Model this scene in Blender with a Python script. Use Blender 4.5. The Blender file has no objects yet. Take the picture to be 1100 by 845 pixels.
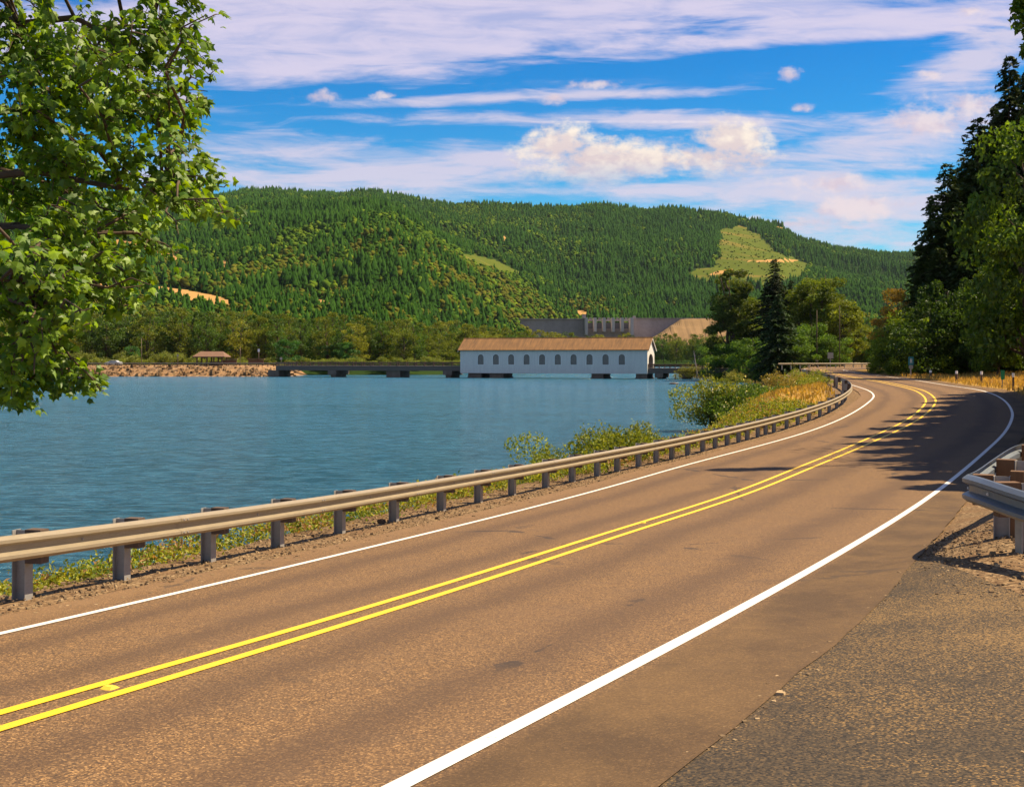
import bpy, math, random
import numpy as np
from mathutils import Vector, Matrix
R = math.radians
S = bpy.context.scene
COL = S.collection
F, CX, CY = 1300.0, 550.0, 384.0          # pixel focal length, principal column and horizon row of the photograph
WATER = -5.1                               # lake level below the eye

# ------------------------------------------------------------------ terrain functions
def sstep(x, a, b):
    t = np.clip((np.asarray(x, float) - a) / (b - a), 0, 1)
    return t * t * (3 - 2 * t)
_py = np.linspace(-60, 900, 1921)
_q = -1.25 - .1047 * _py + .00139 * _py ** 2
_q = np.where(_py < 2, -1.25 - .1047 * 2 + .00139 * 4 - .099 * np.minimum(_py - 2, 0) * .6, _q)
_far = np.interp(_py, [58, 66, 72, 100, 150, 200, 260, 900], [-2.64, -2.36, -2.2, -2.0, -1.86, -1.76, -1.7, -1.7])
_q = np.where(_py < 58, _q, _far)
_k = np.exp(-.5 * (np.arange(-16, 17) / 6.) ** 2); _k /= _k.sum()
_q = np.convolve(np.pad(_q, 16, mode='edge'), _k, mode='valid')
def zroad(X, Y):
    X = np.asarray(X, float); Y = np.asarray(Y, float)
    z = np.interp(Y, _py, _q)
    z = z + .015 * np.clip(X, -15, 30) * (1 - sstep(Y, 45, 110))
    s = (X - 1.9) * .89 - (Y - 8.0) * .456            # metres to the right of the near centre line
    z = z + .30 * sstep(s, -.9, .9) * (.3 + .7 * sstep(Y, 9.5, 13.6)) * (1 - sstep(Y, 16, 34)) * (sstep(Y, -6, 4) * .6 + .4)
    z = z + .35 * sstep(X - .4 * Y, 3, 14) * sstep(Y, 50, 80)
    return z
def hit(P):
    """pixels of the photograph -> points on the road surface"""
    P = np.atleast_2d(np.array(P, float)); out = []
    Ys = np.concatenate([np.arange(1.5, 80, .02), np.arange(80, 420, .05)])
    for px, py in P:
        u = (px - CX) / F; v = -(py - CY) / F
        d = v * Ys - zroad(u * Ys, Ys)
        i = np.argmax(d < 0)
        if i == 0: i = len(Ys) - 1
        Y = Ys[i]; out.append((u * Y, Y, float(zroad(u * Y, Y))))
    return np.array(out)
def at(px, Y, py=None):
    """a point in column px at depth Y"""
    return np.array(((px - CX) / F * Y, Y, 0 if py is None else (CY - py) / F * Y))
def arc(P):
    return np.concatenate([[0], np.cumsum(np.linalg.norm(np.diff(P[:, :2], axis=0), axis=1))])
def resample(P, n):
    a = arc(P); t = np.linspace(0, a[-1], n)
    return np.stack([np.interp(t, a, P[:, i]) for i in range(P.shape[1])], 1)
def smooth(P, it=1, w=.5):
    P = P.copy()
    for _ in range(it):
        Q = P.copy(); Q[1:-1] = P[1:-1] * (1 - w) + w * .5 * (P[:-2] + P[2:]); P = Q
    return P
def normals(P):
    t = np.gradient(P[:, :2], axis=0); t /= np.linalg.norm(t, axis=1)[:, None] + 1e-9
    return np.stack([t[:, 1], -t[:, 0]], 1)            # to the right of travel
def offset(P, d):
    Q = P.copy(); Q[:, :2] += normals(P) * np.asarray(d).reshape(-1, 1); return Q
# traced lines of the road, each split at the two bends
LW = [[(0,680.5),(100,657),(200,633.6),(300,610),(450,574),(600,537),(730,500),(800,482.5),(860,466.5),(885,458),(910,447.5),(927,437.5),(936.5,430),(940.3,425)],
      [(940.3,425),(939,421.5),(930,418.3),(917,414),(895,406.7),(875,400.7),(862,397.3)], [(862,397.3),(866,395.8),(890,395.1),(948,394.8)]]
YM = [[(0,774.7),(275,693.7),(550,608.3),(660,571.5),(813,523.5),(860,502.8),(936,471.7),(980,451.8),(997.5,438),(1001.5,430)],
      [(1001.5,430),(1000.2,426),(992,421.2),(980,417),(945,409.4),(915,404.9),(898,401.6),(884,398.0)], [(884,398),(884,396.9),(895,396.3),(948,395.7)]]
RW = [[(430,845),(550,784),(740,682.5),(920,582.5),(980,546),(1031,508),(1057,485.6),(1080.6,464),(1087.7,450),(1088.5,443)],
      [(1088.5,443),(1087,437),(1084.7,433.5),(1078,427.5),(1067,422.3),(1056,419.5),(1023.6,414.7),(986.5,408.6),(953,404.3),(930,401.8),(915,399.4),(908,398.2)],
      [(908,398.2),(905,397.4),(915,396.9),(948,396.6)]]
def world_curve(parts, ns=(150, 90, 40)):
    out = []
    for p, n in zip(parts, ns):
        w = hit(p)
        if p is parts[0]:                              # straight on, back past the camera
            d = (w[1] - w[0])[:2]; d /= np.linalg.norm(d)
            back = np.array([[*(w[0, :2] - d * k), 0] for k in (26, 18, 12, 7, 3)])
            w = np.vstack([back, w])
        w = resample(smooth(resample(w, 60), 6), n)
        out.append(w if not out else w[1:])
    P = np.vstack(out)
    P = smooth(P, 14)
    P[:, 2] = zroad(P[:, 0], P[:, 1]); return P
cL, cY, cR = world_curve(LW), world_curve(YM), world_curve(RW)
NS = len(cL)
# left guardrail post feet
GP = [(22,641),(133,620),(222,601),(299,586),(365,571.5),(420,558.5),(471,547.5),(512,539),(549,531),(585,523),(612,516.5),(639,510.5),(663,505.5),(686,500.5),(704,496),(722,492),(739,487.8),(754,484),(768,480.5),(781,477.2),(793,474),(803,471.5),(814,468.5),(823,466),(832,463.4),(845,459.4),(857,455.6),(870,451.4),(882,447),(892,442.5),(900,438),(906,433.5),(909.5,429),(909.5,425),(906,420.5),(899,416),(888,411.5),(877,408),(867,405),(858,402.7)]
wG = hit(GP)
d = (wG[2] - wG[0])[:2]; d /= np.linalg.norm(d)
wG = np.vstack([[[*(wG[0, :2] - d * k), 0] for k in (9, 6, 3)], wG])
cG = smooth(resample(wG, 200), 25)
cG = resample(cG, int(arc(cG)[-1] / .1)); cG[:, 2] = zroad(cG[:, 0], cG[:, 1])
# shoreline, land on its right
nG = cG[cG[:, 1] < 52]
_q24 = resample(nG, 24); _so = offset(_q24, -np.interp(_q24[:, 1], [12, 22], [5.75, 6.4]))[:, :2]
d = _so[0] - _so[1]; d /= np.linalg.norm(d)
SHORE = np.vstack([_so[0] + d * 400, _so[0] + d * 60, _so[:-1], [(9.5,77),(14,97),(19,115),(27,150),(39,200),(46,245),(47,275),(45,295),(41,308),(42,330),(60,380),(90,420),(300,640),(1500,660)]])
def shore_dist(X, Y):
    X = np.asarray(X, float); sh = X.shape; p = np.stack([X.ravel(), np.asarray(Y, float).ravel()], 1)
    best = np.full(len(p), 1e9); sg = np.ones(len(p))
    for a, b in zip(SHORE[:-1], SHORE[1:]):
        e = b - a; w = p - a
        t = np.clip((w @ e) / (e @ e), 0, 1)
        q = w - t[:, None] * e; dd = np.sqrt((q * q).sum(1))
        s = np.sign(w[:, 0] * e[1] - w[:, 1] * e[0])
        m = dd < best - 1e-6
        best[m] = dd[m]; sg[m] = s[m]
    return (best * sg).reshape(sh)
def vnoise(X, Y, seed=0):
    """smooth value noise"""
    X = np.asarray(X, float); Y = np.asarray(Y, float)
    xi = np.floor(X).astype(np.int64); yi = np.floor(Y).astype(np.int64); xf = X - xi; yf = Y - yi
    def h(a, b):
        n = (a * 374761393 + b * 668265263 + seed * 974711) & 0x7fffffff
        n = ((n ^ (n >> 13)) * 1274126177) & 0x7fffffff
        return ((n ^ (n >> 16)) & 0xffff) / 65535.
    u = xf * xf * (3 - 2 * xf); v = yf * yf * (3 - 2 * yf)
    return (h(xi, yi) * (1 - u) + h(xi + 1, yi) * u) * (1 - v) + (h(xi, yi + 1) * (1 - u) + h(xi + 1, yi + 1) * u) * v
def fbm(X, Y, o=4, seed=0):
    s = 0; a = .5
    for k in range(o):
        s = s + a * vnoise(X * 2 ** k, Y * 2 ** k, seed + k); a *= .5
    return s
def gz(X, Y):
    X = np.asarray(X, float); Y = np.asarray(Y, float)
    s = shore_dist(X, Y); base = zroad(X, Y)
    w = 5.6 + 6 * sstep(Y, 55, 100)
    z = np.where(s > 0, WATER - .6 + (base - WATER + .6) * sstep(s, 0, w), WATER - .6 - np.minimum(-s * .15, 3))
    return z

# ------------------------------------------------------------------ mesh helpers
class MB:
    """collects vertices and faces, links them as ONE mesh object"""
    def __init__(s): s.v = []; s.f = []; s.n = 0; s.c = []
    def add(s, v, faces, c=None):
        v = np.asarray(v, float).reshape(-1, 3)
        for f in (faces if isinstance(faces, list) else [faces]):
            s.f.append(np.asarray(f, np.int64) + s.n)
        s.v.append(v); s.n += len(v)
        if c is not None:
            c = np.asarray(c, float); s.c.append(np.broadcast_to(c, (len(v), 3)) if c.ndim == 1 else c)
        return s
    def box(s, lo, hi, M=None, c=None):
        lo = np.array(lo, float); hi = np.array(hi, float)
        v = np.array([[(lo, hi)[i][0], (lo, hi)[j][1], (lo, hi)[k][2]] for i in (0, 1) for j in (0, 1) for k in (0, 1)])
        if M is not None: v = v @ np.array(M)[:3, :3].T + np.array(M)[:3, 3]
        return s.add(v, np.array([[0,1,3,2],[4,6,7,5],[0,4,5,1],[2,3,7,6],[0,2,6,4],[1,5,7,3]]), c)
    def tube(s, P, r, n=8, c=None, cap=True):
        P = np.asarray(P, float); m = len(P); r = np.broadcast_to(np.asarray(r, float), (m,))
        T = np.gradient(P, axis=0); T /= np.linalg.norm(T, axis=1)[:, None] + 1e-9
        ref = np.array([0, 0, 1.]) if abs(T[0, 2]) < .8 else np.array([1., 0, 0])
        A = np.cross(T, ref); A /= np.linalg.norm(A, axis=1)[:, None] + 1e-9
        B = np.cross(T, A); t = np.arange(n) * 2 * np.pi / n
        v = P[:, None] + r[:, None, None] * (np.cos(t)[None, :, None] * A[:, None] + np.sin(t)[None, :, None] * B[:, None])
        i = np.arange(m - 1)[:, None] * n; j = np.arange(n)[None]; k = (j + 1) % n
        q = np.stack([i + j, i + k, i + n + k, i + n + j], -1).reshape(-1, 4)
        fs = [q]
        if cap: fs += [np.arange(n)[None, ::-1], (np.arange(n) + (m - 1) * n)[None]]
        return s.add(v.reshape(-1, 3), fs, c)
    def prism(s, poly, axis_pts, c=None, caps=True):
        """2D loop (already placed as list of 3D rings) lofted"""
        rings = np.asarray(axis_pts, float); m, n = rings.shape[:2]
        i = np.arange(m - 1)[:, None] * n; j = np.arange(n)[None]; k = (j + 1) % n
        q = np.stack([i + j, i + k, i + n + k, i + n + j], -1).reshape(-1, 4)
        return s.add(rings.reshape(-1, 3), [q, np.arange(n)[None, ::-1], (np.arange(n) + (m - 1) * n)[None]] if caps else [q], c)
    def build(s, name, mat, parent=None, smooth=False, link=True):
        me = bpy.data.meshes.new(name)
        v = np.concatenate(s.v); loops = []; tot = []
        for f in s.f:
            loops.append(f.ravel()); tot.append(np.full(len(f), f.shape[1]))
        loops = np.concatenate(loops); tot = np.concatenate(tot)
        me.vertices.add(len(v)); me.vertices.foreach_set('co', v.ravel())
        me.loops.add(len(loops)); me.loops.foreach_set('vertex_index', loops.astype(np.int32))
        me.polygons.add(len(tot)); st = np.concatenate([[0], np.cumsum(tot)[:-1]])
        me.polygons.foreach_set('loop_start', st.astype(np.int32)); me.polygons.foreach_set('loop_total', tot.astype(np.int32))
        me.polygons.foreach_set('use_smooth', np.full(len(tot), bool(smooth)))
        if s.c:
            c = np.concatenate(s.c); a = me.color_attributes.new('tint', 'FLOAT_COLOR', 'POINT')
            a.data.foreach_set('color', np.concatenate([c, np.ones((len(c), 1))], 1).ravel())
        me.update(calc_edges=True); me.validate()
        if mat is not None: me.materials.append(mat)
        o = bpy.data.objects.new(name, me)
        if link: COL.objects.link(o)
        if parent is not None: o.parent = parent
        return o
def tag(o, label=None, cat=None, group=None, kind=None):
    if label: o['label'] = label
    if cat: o['category'] = cat
    if group: o['group'] = group
    if kind: o['kind'] = kind
    return o
def empty(name, loc, rz=0, label=None, cat=None, group=None):
    o = bpy.data.objects.new(name, None); COL.objects.link(o); o.location = [float(x) for x in loc]; o.rotation_euler = (0, 0, rz)
    o.empty_display_size = .3
    return tag(o, label, cat, group)
def copy_tree(o, parent=None):
    c = o.copy(); COL.objects.link(c)
    if parent is not None: c.parent = parent
    for ch in [x for x in bpy.data.objects if x.parent == o]: copy_tree(ch, c)
    return c
def place(proto, loc, rz=0, sc=1., label=None, group=None, used=set()):
    o = proto if proto.name not in used else copy_tree(proto)
    used.add(proto.name); used.add(o.name)
    o.location = [float(x) for x in loc]; o.rotation_euler = (0, 0, rz)
    o.scale = (sc, sc, sc) if np.isscalar(sc) else sc
    if label: o['label'] = label
    if group: o['group'] = group
    return o

# ------------------------------------------------------------------ materials
class NT:
    def __init__(s, tree): s.t = tree
    def n(s, typ, **kw):
        x = s.t.nodes.new(typ)
        for k, v in kw.items():
            if k.startswith('i_'): x.inputs[k[2:].replace('_', ' ')].default_value = v
            else: setattr(x, k, v)
        return x
    def l(s, a, b): s.t.links.new(a, b)
    def set(s, sock, v):
        if isinstance(v, (int, float, tuple, list)): sock.default_value = v
        else: s.l(v, sock)
    def math(s, op, a, b=None, c=None, clamp=False):
        x = s.t.nodes.new('ShaderNodeMath'); x.operation = op; x.use_clamp = clamp
        for i, v in enumerate((a, b, c)):
            if v is not None: s.set(x.inputs[i], v)
        return x.outputs[0]
    def mix(s, f, a, b, typ='MIX'):
        x = s.t.nodes.new('ShaderNodeMix'); x.data_type = 'RGBA'; x.blend_type = typ
        s.set(x.inputs[0], f)
        for i, v in ((6, a), (7, b)):
            if isinstance(v, (tuple, list)): v = (*v[:3], 1)
            s.set(x.inputs[i], v)
        return x.outputs[2]
    def noise(s, vec, scale, detail=3, rough=.55, out=0, dist=0.):
        x = s.t.nodes.new('ShaderNodeTexNoise'); x.inputs['Scale'].default_value = scale; x.inputs['Detail'].default_value = detail
        x.inputs['Roughness'].default_value = rough; x.inputs['Distortion'].default_value = dist
        if vec is not None: s.l(vec, x.inputs['Vector'])
        return x.outputs[out]
    def vor(s, vec, scale, out='Color', feature='F1'):
        x = s.t.nodes.new('ShaderNodeTexVoronoi'); x.feature = feature; x.inputs['Scale'].default_value = scale
        if vec is not None: s.l(vec, x.inputs['Vector'])
        return x.outputs[out]
    def ramp(s, f, stops, interp='LINEAR'):
        x = s.t.nodes.new('ShaderNodeValToRGB'); x.color_ramp.interpolation = interp; e = x.color_ramp.elements
        while len(e) < len(stops): e.new(.5)
        for el, (p, c) in zip(e, stops):
            el.position = p; el.color = (c, c, c, 1) if np.isscalar(c) else (*c[:3], 1)
        s.set(x.inputs[0], f); return x.outputs[0]
    def mapr(s, f, a, b, c=0., d=1., smooth=False):
        x = s.t.nodes.new('ShaderNodeMapRange'); x.clamp = True
        if smooth: x.interpolation_type = 'SMOOTHSTEP'
        s.set(x.inputs[0], f)
        for i, v in enumerate((a, b, c, d)): s.set(x.inputs[1 + i], v)
        return x.outputs[0]
    def mapping(s, vec, scale=(1,1,1), rot=(0,0,0), loc=(0,0,0)):
        x = s.t.nodes.new('ShaderNodeMapping'); x.inputs['Scale'].default_value = scale; x.inputs['Rotation'].default_value = rot; x.inputs['Location'].default_value = loc
        s.l(vec, x.inputs['Vector']); return x.outputs[0]
    def bump(s, h, strength=.5, dist=.02):
        x = s.t.nodes.new('ShaderNodeBump'); x.inputs['Strength'].default_value = strength; x.inputs['Distance'].default_value = dist
        s.l(h, x.inputs['Height']); return x.outputs[0]
    def obj(s): return s.t.nodes.new('ShaderNodeTexCoord').outputs['Object']
    def pos(s): return s.t.nodes.new('ShaderNodeNewGeometry').outputs['Position']
    def attr(s, name, out='Color'):
        x = s.t.nodes.new('ShaderNodeAttribute'); x.attribute_name = name; return x.outputs[out]
def new_mat(name):
    m = bpy.data.materials.new(name); m.use_nodes = True; t = NT(m.node_tree)
    b = m.node_tree.nodes['Principled BSDF']; return m, t, b
def simple(name, col, rough=.6, metal=0., var=.25, scale=6., bump=0., bscale=40.):
    m, t, b = new_mat(name); p = t.obj()
    c = t.mix(t.noise(p, scale, 4), [x * (1 - var) for x in col], [min(1, x * (1 + var)) for x in col])
    t.l(c, b.inputs['Base Color']); b.inputs['Roughness'].default_value = rough; b.inputs['Metallic'].default_value = metal
    if bump: t.l(t.bump(t.noise(p, bscale, 3), bump, .01), b.inputs['Normal'])
    return m
def leaf_mat(name, trans=.35, gloss=.06, sat=1.0):
    m, t, b = new_mat(name); nt = m.node_tree; out = nt.nodes['Material Output']; nt.nodes.remove(b)
    c = t.attr('tint')
    d = t.n('ShaderNodeBsdfDiffuse'); t.l(c, d.inputs[0])
    tr = t.n('ShaderNodeBsdfTranslucent'); t.l(t.mix(1., c, (1.6, 1.45, .4), 'MULTIPLY'), tr.inputs[0])
    mx = t.n('ShaderNodeMixShader'); mx.inputs[0].default_value = trans; t.l(d.outputs[0], mx.inputs[1]); t.l(tr.outputs[0], mx.inputs[2])
    g = t.n('ShaderNodeBsdfGlossy'); g.inputs['Roughness'].default_value = .5; g.inputs[0].default_value = (.9, .95, 1, 1)
    m2 = t.n('ShaderNodeMixShader'); m2.inputs[0].default_value = gloss; t.l(mx.outputs[0], m2.inputs[1]); t.l(g.outputs[0], m2.inputs[2])
    t.l(m2.outputs[0], out.inputs[0]); return m
M = {}
def asphalt_material():
    m, t, b = new_mat('asphalt'); p = t.pos()
    uv = t.n('ShaderNodeUVMap', uv_map='lane'); sx = t.n('ShaderNodeSeparateXYZ'); t.l(uv.outputs[0], sx.inputs[0]); u = sx.outputs[0]
    speck = t.vor(p, 105., 'Color'); sg = t.n('ShaderNodeSeparateColor'); t.l(speck, sg.inputs[0])
    base = t.ramp(sg.outputs[0], [(0, (.050, .034, .025)), (.45, (.130, .078, .041)), (.8, (.22, .126, .056)), (1, (.50, .30, .13))])
    big = t.noise(p, .35, 5, .6); mid = t.noise(p, 3., 4, .6)
    c = t.mix(t.mapr(big, .35, .7, 0, .5), base, (.155, .094, .052))
    c = t.mix(t.mapr(mid, .45, .75, 0, .35), c, (.12, .082, .055))
    # tyre polished tracks and the dusty strip outside the edge lines
    def band(c0, w):
        return t.mapr(t.math('ABSOLUTE', t.math('SUBTRACT', t.math('ADD', u, t.math('MULTIPLY', t.math('SUBTRACT', big, .5), .25)), c0)), 0., w, 1., 0., True)
    tr = t.math('MAXIMUM', t.math('MAXIMUM', band(-.75, .16), band(-.27, .16)), t.math('MAXIMUM', band(.27, .16), band(.75, .16)))
    c = t.mix(t.math('MULTIPLY', tr, .58), c, (.080, .050, .033))
    spots = t.mapr(t.vor(p, 1.3, 'Distance'), .006, .02, .6, 0.); c = t.mix(spots, c, (.03, .024, .02))
    dust = t.mapr(u, 1.01, 1.05)
    blot = t.noise(t.mapping(p, (1, .55, 1), (0, 0, -.5)), .75, 6, .7)
    c = t.mix(t.math('MULTIPLY', dust, t.mapr(blot, .3, .7, .8, .5)), c, t.mix(t.mapr(blot, .42, .68), (.050, .034, .022), (.19, .118, .05)))
    c = t.mix(t.math('MULTIPLY', dust, .35), c, t.mix(t.noise(p, 5., 6, .7), (.062, .039, .021), (.145, .086, .038)))
    dl = t.mapr(u, -1.3, -1.05, 1., 0.)
    c = t.mix(t.math('MULTIPLY', dl, t.mapr(t.noise(p, 2.5, 4), .3, .7, .2, .8)), c, (.22, .135, .07))
    # thin sealed cracks
    cr = t.vor(t.mapping(p, (1, 1, 1)), .16, 'Distance', 'DISTANCE_TO_EDGE')
    wob = t.noise(p, 1.2, 4); crk = t.mapr(t.math('ADD', cr, t.math('MULTIPLY', t.math('SUBTRACT', wob, .5), .12)), 0., .003, 1., 0.)
    c = t.mix(t.math('MULTIPLY', crk, t.math('MULTIPLY', t.mapr(t.noise(p, .2, 1), .44, .54), .7)), c, (.035, .03, .03))
    t.l(c, b.inputs['Base Color']); b.inputs['Roughness'].default_value = .85; b.inputs['Specular IOR Level'].default_value = .25
    t.l(t.bump(t.math('ADD', sg.outputs[1], t.math('MULTIPLY', mid, .5)), .5, .006), b.inputs['Normal']); return m
def paint_material(name, col, worn):
    m, t, b = new_mat(name); nt = m.node_tree; p = t.pos()
    n1 = t.noise(p, 60., 4, .7); n2 = t.noise(p, 2.2, 4)
    w = t.math('MULTIPLY', t.mapr(n1, .5, .68), t.mapr(n2, .42, .75, 0., worn))
    c = t.mix(w, t.mix(n2, [x * .9 for x in col], col), (.2, .135, .085))
    t.l(c, b.inputs['Base Color']); b.inputs['Roughness'].default_value = .6
    return m
def driveway_material():
    m, t, b = new_mat('old_asphalt'); p = t.pos()
    sg = t.n('ShaderNodeSeparateColor'); t.l(t.vor(p, 95.), sg.inputs[0]); s2 = t.n('ShaderNodeSeparateColor'); t.l(t.vor(p, 190.), s2.inputs[0])
    big = t.math('ADD', t.math('MULTIPLY', t.noise(p, .33, 3, .6), .75), t.math('MULTIPLY', t.noise(p, 1.6, 5, .65), .25))
    th = t.mapr(big, .40, .62, .97, .42)
    base = t.ramp(sg.outputs[1], [(0, (.026, .023, .021)), (.6, (.062, .049, .036)), (1, (.12, .082, .045))])
    light = t.mix(s2.outputs[0], (.17, .105, .042), (.29, .185, .08))
    c = t.mix(t.mapr(sg.outputs[0], th, t.math('ADD', th, .12)), base, light)
    c = t.mix(t.mapr(t.noise(t.mapping(p, (1, .45, 1), (0, 0, .5)), .9, 5, .6), .54, .78, 0, .5), c, (.17, .11, .055))
    dk = t.mapr(sg.outputs[2], .93, .96); c = t.mix(dk, c, (.02, .018, .018))
    t.l(c, b.inputs['Base Color']); b.inputs['Roughness'].default_value = .9; b.inputs['Specular IOR Level'].default_value = .2
    t.l(t.bump(sg.outputs[0], .6, .008), b.inputs['Normal']); return m
def ground_material():
    m, t, b = new_mat('ground'); p = t.pos()
    z = t.n('ShaderNodeSeparateColor'); t.l(t.attr('tint'), z.inputs[0])
    s1 = t.n('ShaderNodeSeparateColor'); t.l(t.vor(p, 32.), s1.inputs[0])
    s2 = t.n('ShaderNodeSeparateColor'); t.l(t.vor(p, 75.), s2.inputs[0])
    grav = t.ramp(s1.outputs[0], [(0, (.055, .038, .026)), (.35, (.14, .092, .052)), (.75, (.24, .16, .085)), (1, (.40, .29, .17))])
    grav = t.mix(t.mapr(t.noise(p, 1.1, 5, .65), .42, .65, 0, .7), grav, t.mix(s2.outputs[0], (.12, .070, .040), (.22, .13, .066)))
    n = t.noise(p, .8, 6, .65)
    gold = t.mix(t.noise(p, 9., 5, .7), (.30, .17, .04), (.46, .29, .08)); gold = t.mix(t.mapr(n, .5, .7, 0, .6), gold, (.17, .15, .04))
    soil = t.mix(t.noise(p, 4., 5, .7), (.05, .055, .018), (.16, .115, .05))
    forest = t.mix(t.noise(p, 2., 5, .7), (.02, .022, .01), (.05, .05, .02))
    f = t.mapr(t.math('ADD', z.outputs[1], t.math('MULTIPLY', t.math('SUBTRACT', n, .5), .6)), .4, .6)
    c = t.mix(f, soil, gold)
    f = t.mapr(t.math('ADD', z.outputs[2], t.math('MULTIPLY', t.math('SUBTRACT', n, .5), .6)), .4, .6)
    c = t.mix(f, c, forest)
    f = t.mapr(t.math('ADD', z.outputs[0], t.math('MULTIPLY', t.math('SUBTRACT', n, .5), .7)), .42, .58)
    c = t.mix(f, c, grav)
    t.l(c, b.inputs['Base Color']); b.inputs['Roughness'].default_value = .95; b.inputs['Specular IOR Level'].default_value = .1
    t.l(t.bump(t.math('ADD', s1.outputs[1], t.math('MULTIPLY', t.noise(p, 6., 4), 1.5)), .8, .025), b.inputs['Normal']); return m
def water_material():
    m, t, b = new_mat('lake_water'); p = t.pos()
    a = t.noise(t.mapping(p, (.55, 1.5, 1), (0, 0, .12)), 1.7, 6, .68, dist=.5)
    c = t.noise(t.mapping(p, (.25, .6, 1), (0, 0, -.1)), .5, 4, .6)
    h = t.math('ADD', a, t.math('MULTIPLY', c, 1.2))
    patch = t.noise(t.mapping(p, (.03, .09, 1)), 1., 4, .6)
    col = t.mix(t.mapr(a, .43, .58), (.004, .082, .168), (.062, .245, .42)); col = t.mix(t.mapr(patch, .35, .65, 0, .4), col, (.062, .24, .44))  # light and dark of the ripples, and reflected sky blue, painted into the colour
    t.l(col, b.inputs['Base Color']); b.inputs['Roughness'].default_value = .15; b.inputs['IOR'].default_value = 1.33
    b.inputs['Specular IOR Level'].default_value = .5
    t.l(t.bump(h, 1., .8), b.inputs['Normal']); return m
def hill_material():
    m, t, b = new_mat('hill_ground'); p = t.pos()
    z = t.n('ShaderNodeSeparateColor'); t.l(t.attr('tint'), z.inputs[0])
    n = t.noise(p, .02, 6, .65)
    c = t.mix(n, (.012, .03, .010), (.035, .06, .016))
    green = t.mix(t.noise(p, .05, 6, .7), (.048, .082, .012), (.12, .135, .026)); green = t.mix(t.mapr(t.noise(t.mapping(p, (.4, 1, 1)), .012, 5, .6), .55, .7, 0, .7), green, (.22, .15, .045))
    tan = t.mix(t.noise(p, .06, 5, .7), (.26, .15, .05), (.5, .3, .12))
    c = t.mix(t.mapr(z.outputs[0], .45, .55), c, green); c = t.mix(t.mapr(z.outputs[1], .45, .55), c, tan)
    t.l(c, b.inputs['Base Color']); b.inputs['Roughness'].default_value = 1.; b.inputs['Specular IOR Level'].default_value = 0.; return m
def steel_material(name, col, rough, metal):
    m, t, b = new_mat(name); p = t.obj()
    n = t.noise(t.mapping(p, (1, 1, 6)), 3., 5, .65); n2 = t.noise(p, 25., 4, .7)
    c = t.mix(n, [x * .72 for x in col], [min(1, x * 1.15) for x in col]); c = t.mix(t.mapr(n2, .55, .75, 0, .3), c, (.26, .19, .12))
    t.l(c, b.inputs['Base Color']); b.inputs['Metallic'].default_value = metal
    t.l(t.mapr(n2, .3, .7, rough - .08, rough + .12), b.inputs['Roughness']); return m
def wood_material(name, a, c_, scale=(1, 1, .08)):
    m, t, b = new_mat(name); p = t.obj()
    n = t.noise(t.mapping(p, scale), 40., 5, .65, dist=.5); c = t.mix(n, a, c_)
    t.l(c, b.inputs['Base Color']); b.inputs['Roughness'].default_value = .85; t.l(t.bump(n, .4, .005), b.inputs['Normal']); return m
def shingle_material():
    m, t, b = new_mat('cedar_shingles'); p = t.obj()
    br = t.n('ShaderNodeTexBrick'); br.inputs['Scale'].default_value = 1.; br.inputs['Brick Width'].default_value = .45; br.inputs['Row Height'].default_value = .22; br.inputs['Mortar Size'].default_value = .012
    uvm = t.mapping(p, (1, 1, 1)); t.l(uvm, br.inputs['Vector'])
    n = t.noise(t.mapping(p, (1, .12, .12)), 2.2, 6, .7); n2 = t.noise(p, 6., 5, .7)
    c = t.mix(t.mapr(n, .3, .7), (.09, .044, .016), (.29, .145, .045)); c = t.mix(t.mapr(n2, .4, .75, 0, .6), c, (.13, .09, .06))
    t.l(c, b.inputs['Base Color']); b.inputs['Roughness'].default_value = .9; t.l(t.bump(n2, .6, .03), b.inputs['Normal']); return m
def siding_material():
    m, t, b = new_mat('white_siding'); p = t.obj()
    w = t.n('ShaderNodeTexWave'); w.bands_direction = 'X'; w.inputs['Scale'].default_value = 1.05; w.inputs['Distortion'].default_value = 0.; t.l(p, w.inputs['Vector'])
    n = t.noise(t.mapping(p, (2.5, 2.5, .15)), 1.5, 6, .7)
    c = t.mix(t.mapr(n, .35, .75), (.66, .64, .60), (.54, .53, .51)); c = t.mix(t.mapr(w.outputs['Fac'], .0, .12, .55, 0.), c, (.3, .32, .34))
    t.l(c, b.inputs['Base Color']); b.inputs['Roughness'].default_value = .7; t.l(t.bump(w.outputs['Fac'], .2, .02), b.inputs['Normal']); return m
def concrete_material(name, a, c_, sc=.4):
    m, t, b = new_mat(name); p = t.obj()
    n = t.noise(t.mapping(p, (1, 1, .2)), sc, 6, .7); n2 = t.noise(p, sc * 8, 5, .7)
    c = t.mix(t.mapr(n, .3, .7), a, c_); c = t.mix(t.mapr(n2, .45, .8, 0, .4), c, [x * .5 for x in a])
    t.l(c, b.inputs['Base Color']); b.inputs['Roughness'].default_value = .9; return m
def bark_material():
    m, t, b = new_mat('bark'); p = t.obj()
    n = t.noise(t.mapping(p, (1, 1, .2)), 9., 5, .7); c = t.mix(n, (.035, .024, .016), (.13, .09, .06))
    t.l(c, b.inputs['Base Color']); b.inputs['Roughness'].default_value = .95; t.l(t.bump(n, .8, .03), b.inputs['Normal']); return m
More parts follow.
